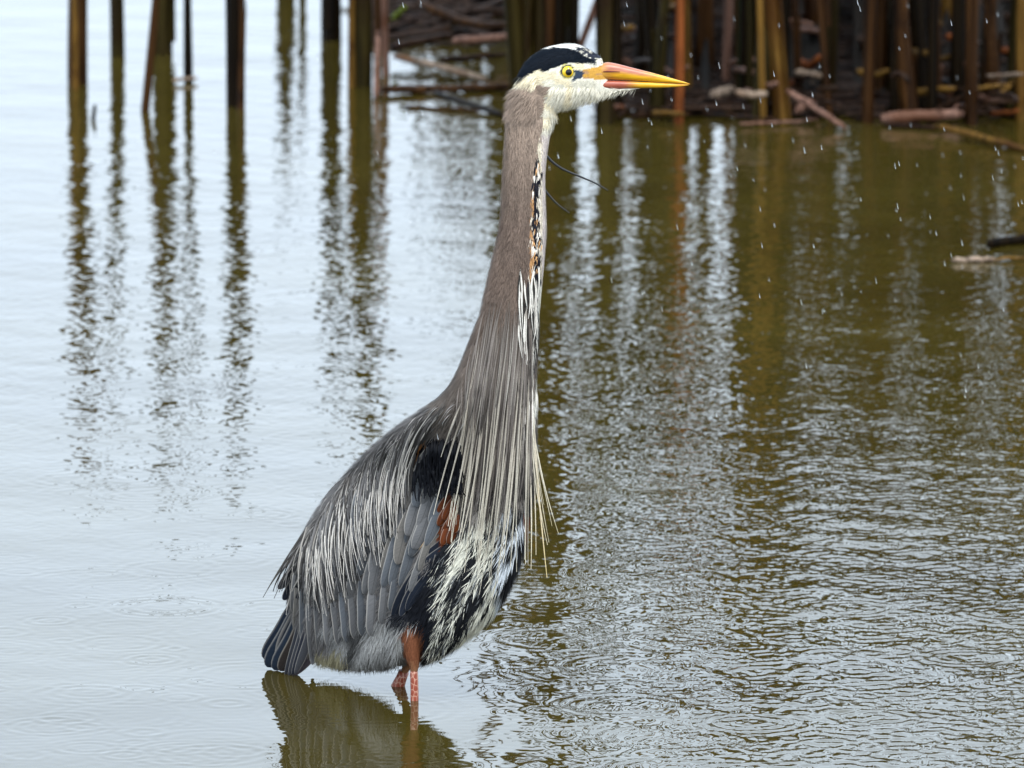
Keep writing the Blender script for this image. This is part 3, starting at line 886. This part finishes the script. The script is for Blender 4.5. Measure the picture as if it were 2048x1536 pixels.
def leg(top, knots):
    V, F = [], []
    def add(path, rad, n=14):
        v, f = tube_data([Vector(p) - HO for p in path], rad, n)
        o = len(V); V.extend(v); F.extend([tuple(i + o for i in q) for q in f])
    add([k[0] for k in knots], [k[1] for k in knots])
    a = Vector(knots[-1][0])
    for ang, l in ((-.5, .10), (0, .115), (.5, .10), (math.pi, .075)):
        d = Vector((math.cos(ang), math.sin(ang), 0))
        add([a + d * (l * t) + Vector((0, 0, .006 * math.sin(t * 3.1))) for t in (0, .25, .5, .75, 1)], [.007, .006, .0055, .0045, .002], 8)
    return link('leg', mesh('leg', V, F), heron, lm)
n0 = P(828, 1336, 0); n1 = P(829, 1404, 0)
leg(None, [(P(828, 1326, 0), .0045), (P(828, 1348, 0), .0067), (P(829, 1380, 0), .0066), (n1, .0068), ((n1.x, 0, -.10), .0075), ((n1.x + .005, .0, -.14), .009), ((n1.x, .0, -.18), .006), ((n1.x - .01, 0, -.292), .0065)])
f0 = P(808, 1343, .117); f1 = P(796, 1372, .125)
leg(None, [(f0, .0088), (P(803, 1355, .12), .0092), (f1, .0112), ((f1.x - .012, .13, -.03), .012), ((f1.x - .004, .13, -.09), .007), ((f1.x + .02, .13, -.29), .0065)])

# ================================================================== REEDS
def reed_mat(name, dark, light, accent=None, rough=.42):
    k_ = .42 if max(light) < .15 else .80
    dark, light = tuple(c * k_ for c in dark), tuple(c * k_ for c in light)
    accent = tuple(c * k_ for c in accent) if accent else None
    m, nt, pb = new_mat(name)
    tcn = N(nt, 'ShaderNodeTexCoord')
    mp = N(nt, 'ShaderNodeMapping'); mp.inputs['Scale'].default_value = (95, 95, 3.2)
    nt.links.new(tcn.outputs['Object'], mp.inputs[0])
    oi = N(nt, 'ShaderNodeObjectInfo')
    n = N(nt, 'ShaderNodeTexNoise', noise_dimensions='4D'); n.inputs['Scale'].default_value = 1; n.inputs['Detail'].default_value = 4
    nt.links.new(mp.outputs[0], n.inputs['Vector']); nt.links.new(math_n(nt, 'MULTIPLY', oi.outputs['Random'], 40), n.inputs['W'])
    col = ramp(nt, n.outputs[0], [(.34, dark), (.62, light)])
    n2 = N(nt, 'ShaderNodeTexNoise', noise_dimensions='4D'); n2.inputs['Scale'].default_value = 7; n2.inputs['Detail'].default_value = 3
    nt.links.new(tcn.outputs['Object'], n2.inputs['Vector']); nt.links.new(math_n(nt, 'MULTIPLY', oi.outputs['Random'], 90), n2.inputs['W'])
    mx = N(nt, 'ShaderNodeMix', data_type='RGBA')
    nt.links.new(ramp(nt, n2.outputs[0], [(.50, (0, 0, 0)), (.68, (1, 1, 1))]), mx.inputs[0])
    nt.links.new(col, mx.inputs[6]); mx.inputs[7].default_value = (*(accent or dark), 1)
    nt.links.new(mx.outputs[2], pb.inputs['Base Color'])
    pb.inputs['Roughness'].default_value = rough
    pb.inputs['Specular IOR Level'].default_value = .06
    return m
MATS = {
    'olive': reed_mat('olive_reed', (.010, .008, .003), (.075, .055, .013), (.030, .014, .005)),
    'brown': reed_mat('brown_reed', (.014, .006, .003), (.120, .052, .016), (.025, .010, .004)),
    'ochre': reed_mat('ochre_reed', (.035, .018, .004), (.20, .105, .022), (.06, .025, .006)),
    'rust': reed_mat('rust_reed', (.06, .016, .005), (.26, .075, .020), (.10, .03, .01)),
    'dark': reed_mat('blackened_reed', (.004, .003, .002), (.024, .014, .005), (.010, .005, .003)),
    'green': reed_mat('green_reed', (.008, .016, .003), (.040, .065, .012), (.02, .02, .006)),
    'pale': reed_mat('bleached_stalk', (.09, .062, .042), (.36, .27, .20), (.14, .07, .035), .35),
    'pink': reed_mat('pinkish_stalk', (.06, .030, .022), (.26, .145, .105), (.10, .04, .02), .35),
    'leafgreen': reed_mat('fresh_leaf', (.10, .16, .01), (.30, .38, .03), (.18, .22, .02)),
    'litterbrown': reed_mat('litter_brown', (.012, .006, .004), (.085, .045, .026), (.02, .008, .005)),
}
def stem_mesh(seed, broken):
    """one unit-high stem with overlapping sheaths, joints and a broken or frayed top"""
    R = random.Random(seed)
    V, F = [], []
    path, rad = [], []
    bx, by = R.uniform(-.03, .03), R.uniform(-.03, .03)
    K = 20
    nodes = sorted(R.uniform(.05, .9) for _ in range(4))
    for i in range(K + 1):
        t = i / K
        path.append((bx * t * t + .004 * math.sin(t * 9 + seed), by * t * t, t * 1.15 - .15))
        r = 1.08 - .48 * t
        for q in nodes:
            r *= 1 + .10 * math.exp(-((t - q) / .012) ** 2)
        if t > .97 and broken: r *= .7
        rad.append(r * .02)
    v, f = tube_data(path, rad, 10, True, R.uniform(.75, 1.0)); V += v; F += f
    for s in range(3):                                # sheaths wrapped round the lower stem
        a0 = R.uniform(0, 6.28); span = R.uniform(1.2, 2.2); z0, z1 = R.uniform(-.1, .05), R.uniform(.25, .75)
        b0 = len(V)
        for i in range(7):
            t = i / 6; z = z0 + (z1 - z0) * t
            ti = (z + .15) / 1.15
            cx_, cy_ = bx * ti * ti, by * ti * ti
            rr = (.0235 - .010 * ti) * (1 + .15 * t) + (.006 * t ** 4)
            for k in range(5):
                a = a0 + span * (k / 4 - .5) * (1 - .6 * t * t)
                V.append(Vector((cx_ + rr * math.cos(a), cy_ + rr * math.sin(a), z)))
        for i in range(6):
            for k in range(4):
                q = b0 + i * 5 + k; F.append((q, q + 1, q + 6, q + 5))
    return mesh('stem', V, F)
def leaf_mesh(seed):
    R = random.Random(100 + seed)
    V, F = [], []
    a = R.uniform(0, 6.28); L = R.uniform(.75, 1.25); droop = R.uniform(.1, .6)
    z0 = R.uniform(.15, .45); d = Vector((math.cos(a), math.sin(a), 0)); s = Vector((-math.sin(a), math.cos(a), 0))
    K = 9
    for i in range(K + 1):
        t = i / K
        c = d * (.015 + .28 * t ** 1.6 * L + droop * .2 * t ** 3) + Vector((0, 0, z0 + L * t * (1 - .35 * droop * t * t) * .8))
        w = .013 * (1 - t) ** .6 + .001
        V += [c - s * w, c + d * .003, c + s * w]
    for i in range(K):
        q = i * 3; F += [(q, q + 1, q + 4, q + 3), (q + 1, q + 2, q + 5, q + 4)]
    return mesh('leaf', V, F)
STEMS = {}; LEAVES = {}
def get_stem(v, mat):
    if (v, mat) not in STEMS:
        me = stem_mesh(v, v % 2 == 0); me.materials.append(MATS[mat]); STEMS[(v, mat)] = me
    return STEMS[(v, mat)]
def get_leaf(v, mat):
    if (v, mat) not in LEAVES:
        me = leaf_mesh(v); me.materials.append(MATS[mat]); LEAVES[(v, mat)] = me
    return LEAVES[(v, mat)]
RR = random.Random(77)
def reed(px, py, wpx, height, mat, label, group=None, lean=(0, 0), leaves=2, variant=None, leafmat=None, rotz=None):
    g = G(px, py)
    dist = g.y + CAM_D
    r = (wpx / 2) * dist / FPX
    root = link('reed', None); root.location = g; root.empty_display_size = .05
    root.rotation_euler = (lean[1], lean[0], 0)
    tag(root, label, 'reed', group)
    v = RR.randrange(8) if variant is None else variant
    st = link('stem', get_stem(v, mat), root)
    if px < 760: height *= .86
    st.scale = (r / .02, r / .02, height)
    st.rotation_euler = (0, 0, RR.uniform(0, 6.28) if rotz is None else rotz)
    for k in range(leaves):
        lf = link('leaf', get_leaf(RR.randrange(8), leafmat or mat), root)
        q = RR.uniform(.8, 1.2); lf.scale = (q, q, height / 1.25 * RR.uniform(.75, 1.05))
        lf.rotation_euler = (0, 0, RR.uniform(0, 6.28))
    return root
# open-water reeds at the left, one by one
reed(153, 168, 40, 1.15, 'brown', 'dark reed with a bright orange sheath, alone at the open end of the row', leaves=0, variant=0)
reed(151, 178, 15, .55, 'ochre', 'thin orange stem pressed against the outermost dark reed', leaves=0, variant=1)
reed(236, 112, 27, 1.10, 'olive', 'slim olive reed standing second in the open row', leaves=0, variant=2)
reed(328, 108, 44, 1.35, 'olive', 'broadest olive reed of the open row, with a leaning stalk beside it', leaves=0, variant=3)
reed(291, 222, 17, .8, 'brown', 'thin brown stalk leaning against the broadest olive reed', lean=(.105, .0), leaves=0, variant=5)
reed(376, 165, 17, 1.15, 'dark', 'thinnest dark reed of the open row, with a pale scrap at its foot', leaves=0, variant=4)
reed(474, 212, 38, 1.10, 'dark', 'thick blackish brown reed with a reddish streak in open water', leaves=0, variant=6)
reed(482, 220, 14, .7, 'brown', 'thin reddish stem clinging to the thick blackish reed', leaves=0, variant=1)
reed(572, -60, 34, .75, 'olive', 'lone reed beyond the open row, seen mostly by its reflection', leaves=0, variant=2)
reed(605, -40, 14, .6, 'olive', 'slender reed beside the lone reed beyond the open row', leaves=0, variant=2)
reed(661, 80, 36, 1.2, 'dark', 'dark reed next to the golden-brown one at the edge of the bed', leaves=1, variant=3)
reed(722, 172, 46, 1.35, 'olive', 'stout olive reed with a golden side at the edge of the bed', leaves=1, variant=6)
reed(703, 175, 14, .55, 'ochre', 'thin golden stem along the stout olive reed', leaves=0, variant=1)
reed(772, 150, 13, .7, 'pink', 'thin pale upright stalk beside the litter pool', leaves=0, variant=5, lean=(-.02, 0))
reed(757, 105, 18, .8, 'brown', 'brown reed rising from the litter beside the stout olive reed', leaves=1, variant=5)
for px, py, w, h in ((900, -70, 20, .9), (928, -90, 26, 1.0), (955, -60, 20, .8), (985, -30, 26, 1.2), (1006, 10, 30, 1.3), (1022, -20, 30, 1.3), (880, -160, 20, .9), (840, -120, 20, .8)):
    reed(px, py, w, h, 'olive', 'olive reed behind the litter pool at the back of the bed', 'reeds behind the litter pool', leaves=1)
# picked-out stems of the bed at the right
reed(1046, 168, 30, 1.45, 'ochre', 'golden reed rising just behind the bird\'s crown', leaves=1, variant=2)
reed(1356, 246, 20, 1.15, 'rust', 'orange-red stem standing in front of the bed beyond the bill tip', leaves=0, variant=0, lean=(.012, 0))
reed(1376, 190, 15, 1.1, 'ochre', 'tan stem just behind the orange-red stem', leaves=0, variant=1)
reed(1452, 175, 17, 1.1, 'pink', 'mauve-grey stalk between the tan stem and a green one', leaves=0, variant=5, lean=(.03, 0))
reed(1484, 205, 18, 1.3, 'green', 'green stem amid brown reeds of the bed', leaves=1, variant=3)
reed(1733, 246, 26, 1.3, 'brown', 'light brown stout reed at the front of the bed', leaves=1, variant=6, lean=(.02, 0))
reed(1892, 125, 22, 1.2, 'ochre', 'ochre stem ending in a bent stalk above pink litter', leaves=0, variant=1)
reed(1914, 112, 16, 1.2, 'ochre', 'thin ochre stem paired with a thicker ochre one', leaves=0, variant=7)
reed(1942, 250, 24, 1.3, 'brown', 'brown reed between ochre stems and the dark hollow', leaves=1, variant=4)
reed(2043, 240, 24, 1.3, 'ochre', 'orange-brown reed at the last litter by the frame edge', leaves=1, variant=2)
reed(1160, 98, 16, .7, 'pink', 'mauve stalk leaning behind the bird\'s head', lean=(.36, 0), leaves=0, variant=5)
MARKS = [(1046, 'golden reed'), (1356, 'orange-red stem'), (1452, 'mauve-grey stalk'), (1484, 'green stem'), (1733, 'light brown reed'), (1903, 'paired ochre stems'), (2043, 'orange-brown reed')]
def between(px):
    for (a, n0_), (b, n1_) in zip(MARKS, MARKS[1:]):
        if a <= px < b: return f'between {n0_} and {n1_}'
    return f'just past the {MARKS[-1][1]}' if px >= MARKS[-1][0] else f'beside the {MARKS[0][1]}'
LANES = [(1172, 14), (1256, 8), (1448, 20), (1692, 14), (1384, 6)]      # gaps between the stems
OPEN = LANES[:1]                                                           # ... with clear water all the way back
cnt = 0
tries = 0
while cnt < 236 and tries < 6000:
    tries += 1
    px = RR.uniform(1030, 2125)
    py = RR.choice([RR.uniform(195, 250), RR.uniform(60, 200), RR.uniform(-150, 60), RR.uniform(-260, -100)])
    if px < 1150: py = min(py, 195)
    w = RR.choice([14, 18, 22, 26, 30, 34]) * (1.0 if py > 0 else .85)
    if any(abs(px - l) < hw + w / 2 for l, hw in LANES): continue
    if any(abs(px - q) < 16 and py > 120 for q in (1356, 1452, 1733, 1892, 1942)): continue
    mat = RR.choice(['olive', 'olive', 'brown', 'dark', 'dark', 'olive', 'brown', 'ochre' if RR.random() < .7 else 'dark'])
    row = 'front' if py > 150 else ('middle' if py > 0 else 'back')
    look = {'olive': 'olive', 'brown': 'brown', 'dark': 'blackened', 'ochre': 'ochre'}[mat]
    short = any(abs(px - l) < hw + w / 2 for l, hw in ((1290, 11), (1592, 10), (1818, 24), (1130, 10), (1990, 10)))
    reed(px, py, w, RR.uniform(.35, .6) if short else RR.uniform(1.25, 2.35), mat, f'{"short " if short else ""}{"thin" if w < 20 else "stout"} {look} reed at bed {row}, {between(px)}', f'{look} reeds in the {row} of the bed',
         lean=(RR.gauss(0, .045), RR.gauss(0, .04)), leaves=0 if short else RR.choice([0, 1, 1, 2]))
    cnt += 1

# ================================================================== LITTER
def stick_mesh(seed, n=8):
    R = random.Random(300 + seed)
    K = 9
    path, rad = [], []
    for i in range(K + 1):
        t = i / K
        path.append((t - .5, .012 * math.sin(t * 5 + seed) * R.uniform(.6, 1.4), .015 * math.sin(t * math.pi) * R.uniform(-1, 1)))
        rad.append(.5 * (1 - .25 * t) * R.uniform(.92, 1.08) * (.75 if i in (0, K) else 1))
    return path, rad
def stalk(p0, p1, wpx, z0, z1, mat, label, group=None, cat='dead stalk', bend=0.0, name='dead_stalk', flat=1.0):
    a, b = G(*p0, z0), G(*p1, z1)
    dist = a.y + CAM_D
    r = wpx / 2 * dist / FPX
    mid = (a + b) / 2
    K = 10; path, rad = [], []
    R = random.Random(int(p0[0] * 7 + p1[1]))
    for i in range(K + 1):
        t = i / K
        q = a.lerp(b, t) + Vector((0, 0, bend * 4 * t * (1 - t))) + Vector((0, R.uniform(-.004, .004), R.uniform(-.002, .002)))
        path.append(q - mid)
        rad.append(r * (1 - .2 * t) * R.uniform(.92, 1.08) * (.6 if i in (0, K) else 1) * (1.12 if i in (3, 7) else 1))
    v, f = tube_data(path, rad, 8, True, flat)
    o = link(name, mesh(name, v, f), None, MATS[mat]); o.location = mid
    return tag(o, label, cat, group)
# the pool between the stout olive reed and the bird's head
stalk((838, 2), (1030, 46), 20, .10, .07, 'brown', 'curved brown stalk over the litter pool, topmost', bend=-.03)
stalk((905, 82), (1030, 74), 18, .05, .06, 'pink', 'pinkish stalk with a pale cut end beside the golden reed')
stalk((788, 112), (975, 158), 15, .05, .012, 'pale', 'bleached slender stalk slanting into the litter pool')
stalk((756, 180), (1030, 174), 17, .012, .012, 'brown', 'long rusty brown stalk floating along the front of the litter pool')
stalk((868, 186), (1012, 232), 14, .02, .006, 'dark', 'dark wet stalk slanting out in front of the litter pool')
stalk((752, 196), (756, 62), 12, .0, .16, 'pink', 'tan stalk standing crooked at the corner of the litter pool', bend=.0)
stalk((800, 212), (962, 222), 7, .004, .004, 'brown', 'thin twig floating in front of the litter pool')
stalk((880, 120), (1010, 108), 14, .03, .03, 'litterbrown', 'grey-brown stalk lying across the litter pool')
stalk((782, 95), (900, 70), 18, .04, .06, 'litterbrown', 'dark brown stalk at the back of the litter pool')
stalk((785, 38), (812, 14), 12, .09, .14, 'leafgreen', 'fresh green leaf tip above the litter pool', cat='leaf', name='green_leaf', flat=.35)
stalk((345, 160), (395, 156), 8, .012, .012, 'pale', 'pale scrap of leaf at the foot of the thin dark reed', cat='leaf', name='leaf_scrap', flat=.4)
stalk((186, 240), (190, 210), 9, .0, .035, 'dark', 'small dark stub poking from open water beside the outermost reed')
# along the right-hand bed
stalk((1574, 180), (1692, 257), 14, .09, .006, 'pink', 'pinkish stalk slanting down into the water before the bed')
stalk((1480, 248), (1635, 240), 7, .01, .012, 'pink', 'thin stalk floating along the front of the bed')
stalk((1762, 236), (1926, 228), 26, .02, .03, 'pink', 'thick pink-brown stalk lying at the waterline of the bed')
stalk((1770, 250), (1900, 258), 9, .006, .006, 'litterbrown', 'thin grey stalk under the thick pink-brown one')
stalk((1872, 252), (2075, 304), 15, .022, .008, 'ochre', 'yellow-tan stalk slanting out over open water from the bed')
stalk((1930, 180), (2018, 168), 9, .09, .10, 'ochre', 'thin orange stalk crossing above the dark hollow')
stalk((1985, 205), (2030, 160), 12, .05, .10, 'ochre', 'short ochre stalk propped above the dark hollow')
stalk((1516, 176), (1568, 163), 18, .07, .08, 'pink', 'short pinkish stalk with a pale cut end in the bed')
stalk((1500, 192), (1570, 184), 14, .05, .05, 'litterbrown', 'grey-brown stalk beneath the short pinkish one')
stalk((1500, 110), (1560, 125), 22, .11, .10, 'litterbrown', 'grey curved stalk between green stem and brown reeds')
stalk((1596, 120), (1640, 112), 20, .08, .10, 'rust', 'rust-coloured bent stalk deep in the bed', bend=-.02)
stalk((1592, 145), (1642, 152), 18, .07, .07, 'pale', 'pale stub lying deep in the bed')
stalk((1820, 128), (1918, 112), 12, .08, .11, 'ochre', 'ochre stalk bent sideways from the ochre stems')
stalk((1872, 205), (1882, 130), 14, .01, .12, 'pink', 'upright pinkish stub under the bent ochre stalk')
stalk((1815, 130), (1858, 60), 16, .08, .2, 'litterbrown', 'grey broken stalk leaning beside the ochre stems')
stalk((1420, 192), (1468, 178), 22, .03, .05, 'pale', 'pale chip lying by the foot of the mauve stalk')
stalk((1296, 110), (1318, 92), 20, .10, .13, 'pale', 'bleached leaf scrap deep in the bed behind the bill')
stalk((1228, 62), (1266, 54), 16, .16, .18, 'ochre', 'ochre curled scrap behind the bird\'s forehead')
stalk((1215, 112), (1270, 130), 14, .09, .06, 'pink', 'dull pink stalk lying just above the bill in the bed')
stalk((1905, 521), (1990, 518), 13, .006, .006, 'pale', 'whitish piece of stalk floating in open water')
stalk((1986, 519), (2090, 512), 6, .006, .006, 'ochre', 'thin tan stick floating end to end with the whitish piece')
stalk((1974, 488), (2090, 474), 22, .01, .012, 'dark', 'dark curled leaf floating in open water beside the tan stick', cat='leaf', name='floating_leaf', flat=.4)
RL = random.Random(55)
for k in range(92):
    for _ in range(50):
        px, py = RL.uniform(1200, 2080), RL.uniform(-20, 228)
        if not any(abs(px - l) < hw + 20 for l, hw in LANES): break
    ln = RL.uniform(25, 85); an = RL.choice([RL.gauss(0, .35), RL.gauss(0, .35), RL.uniform(-1.4, 1.4)])
    zz = RL.uniform(.02, .16) * smooth01((245 - py) / 120)
    a, b = (px - ln / 2, py), (px + ln / 2, py + RL.uniform(-8, 8))
    mt = RL.choice(['pink', 'pink', 'pale', 'litterbrown', 'ochre', 'litterbrown', 'rust'])
    nm = {'pink': 'pinkish', 'pale': 'bleached', 'litterbrown': 'dark brown', 'ochre': 'ochre', 'rust': 'rusty'}[mt]
    stalk(a, b, RL.uniform(7, 18), zz + .01, max(.01, zz + .01 + RL.gauss(0, .04)), mt, f'{nm} broken stalk caught in the bed, {between(px)}', f'{nm} broken stalks in the bed', bend=RL.gauss(0, .012))
# low hummock of rotting stalks that the bed grows from: real pieces, too many to count
R = random.Random(9)
V, F, = [], []
def piece(c, ang, tilt, L, r):
    d = Vector((math.cos(ang) * math.cos(tilt), math.sin(ang) * math.cos(tilt), math.sin(tilt)))
    s = d.cross(Vector((0, 0, 1))).normalized(); w = d.cross(s)
    b = len(V)
    for e in (-.5, .5):
        for k in range(4):
            a = k * math.pi / 2
            V.append(c + d * (L * e) + s * r * math.cos(a) + w * r * .6 * math.sin(a))
    for k in range(4):
        F.append((b + k, b + (k + 1) % 4, b + 4 + (k + 1) % 4, b + 4 + k))
    F.append((b + 3, b + 2, b + 1, b)); F.append((b + 4, b + 5, b + 6, b + 7))
def lane(px, lanes, m=0): return any(abs(px - l) < hw + m for l, hw in lanes)
n = 0
while n < 2900:
    if R.random() < .965: px, py = R.uniform(1090, 2200), R.uniform(-330, 238)
    else: px, py = R.uniform(745, 1040), R.uniform(-40, 95)
    if lane(px, OPEN, 8): continue
    if 1040 < px < 1180 and py > 150: continue
    g = G(px, py)
    top = .20 * smooth01((236 - py) / 150) if px > 1060 else .03
    L = R.uniform(.08, .32); ang = R.uniform(-.7, .7) + (math.pi if R.random() < .5 else 0)
    ext = L * .5 * FPX / (g.y + CAM_D)
    low = any((px - ext < l + hw) and (px + ext > l - hw) for l, hw in LANES)
    if any((px - ext < l + hw) and (px + ext > l - hw) for l, hw in OPEN):
        ang = math.pi / 2 + R.gauss(0, .12); L *= .8
        if lane(px, OPEN, 14): continue
    if low: top = .022
    g.z = R.random() ** 1.2 * top + .004
    piece(g, ang, R.gauss(0, .03 if low else .22), L, R.uniform(.006, .016) * (.6 if low else 1)); n += 1
lit = link('reed_litter', mesh('reed_litter', V, F, False), None, MATS['litterbrown'])
tag(lit, 'tangle of dark broken stalks heaped between the reeds', 'litter', kind='stuff')
# black mud under the litter, left open where water shows between the reeds
segs = [(1070, 1154), (1190, 2500)]
V, F = [], []
for l, r in segs:
    cols = max(3, int((r - l) / 9)); rows = 9; b = len(V)
    for j in range(rows + 1):
        for i in range(cols + 1):
            u = i / cols; w = j / rows
            px = l + (r - l) * u
            front = 215 if px < 1180 else 238
            g = G(px, front - 560 * w)
            ed = math.sin(math.pi * min(max(u, 0), 1)) ** .4 if r < 2400 else min(1, u * 8)
            g.z = -.03 + (.20 * smooth01(w * 4.0) * max(ed, 0)) * R.uniform(.75, 1.2)
            if lane(px, LANES, 8): g.z = min(g.z, .006 + .006 * R.random())
            V.append(g)
    for j in range(rows):
        for i in range(cols):
            q = b + j * (cols + 1) + i
            F.append((q, q + 1, q + cols + 2, q + cols + 1))
hm = link('mud_bank', mesh('mud_bank', V, F), None, mud)
tag(hm, 'black wet mud under the reed bed', kind='structure')

# ================================================================== RAIN
rm, nt, pb = new_mat('rain_water')
pb.inputs['Base Color'].default_value = (1, 1, 1, 1); pb.inputs['Roughness'].default_value = 0.0
pb.inputs['IOR'].default_value = 1.33; pb.inputs['Transmission Weight'].default_value = 1.0
R = random.Random(42)
V, F = [], []
for k in range(170):
    Yd = R.uniform(-1.5, 4.5)
    px, py = R.uniform(380, 2048), R.uniform(0, 900) ** 1.0
    if R.random() < .55: px, py = R.uniform(1080, 2048), R.uniform(0, 620)
    c = P(px, py, Yd)
    if c.z < .05: continue
    if 880 < px < 1120 and py > 80 and Yd < .3: Yd = .6; c = P(px, py, Yd)
    r = R.uniform(.0004, .0006); h = R.uniform(.0045, .0072)
    ax = Vector((.22, 0, -1)).normalized(); sx_ = ax.cross(Vector((0, 1, 0))).normalized(); sy_ = ax.cross(sx_)
    b = len(V)
    V.append(c - ax * h)
    for q, rr_ in ((-.45, .6), (.25, 1.0), (.75, .7)):
        for j in range(6):
            a = j * math.pi / 3
            V.append(c + ax * h * q + (sx_ * math.cos(a) + sy_ * math.sin(a)) * r * rr_)
    V.append(c + ax * h)
    for j in range(6):
        j2 = (j + 1) % 6
        F.append((b, b + 1 + j2, b + 1 + j))
        for q in (0, 1):
            F.append((b + 1 + q * 6 + j, b + 1 + q * 6 + j2, b + 7 + q * 6 + j2, b + 7 + q * 6 + j))
        F.append((b + 13 + j, b + 13 + j2, b + 19))
rain = link('raindrops', mesh('raindrops', V, F), None, rm)
tag(rain, 'small raindrops falling through the air over the pond', 'rain', kind='stuff')
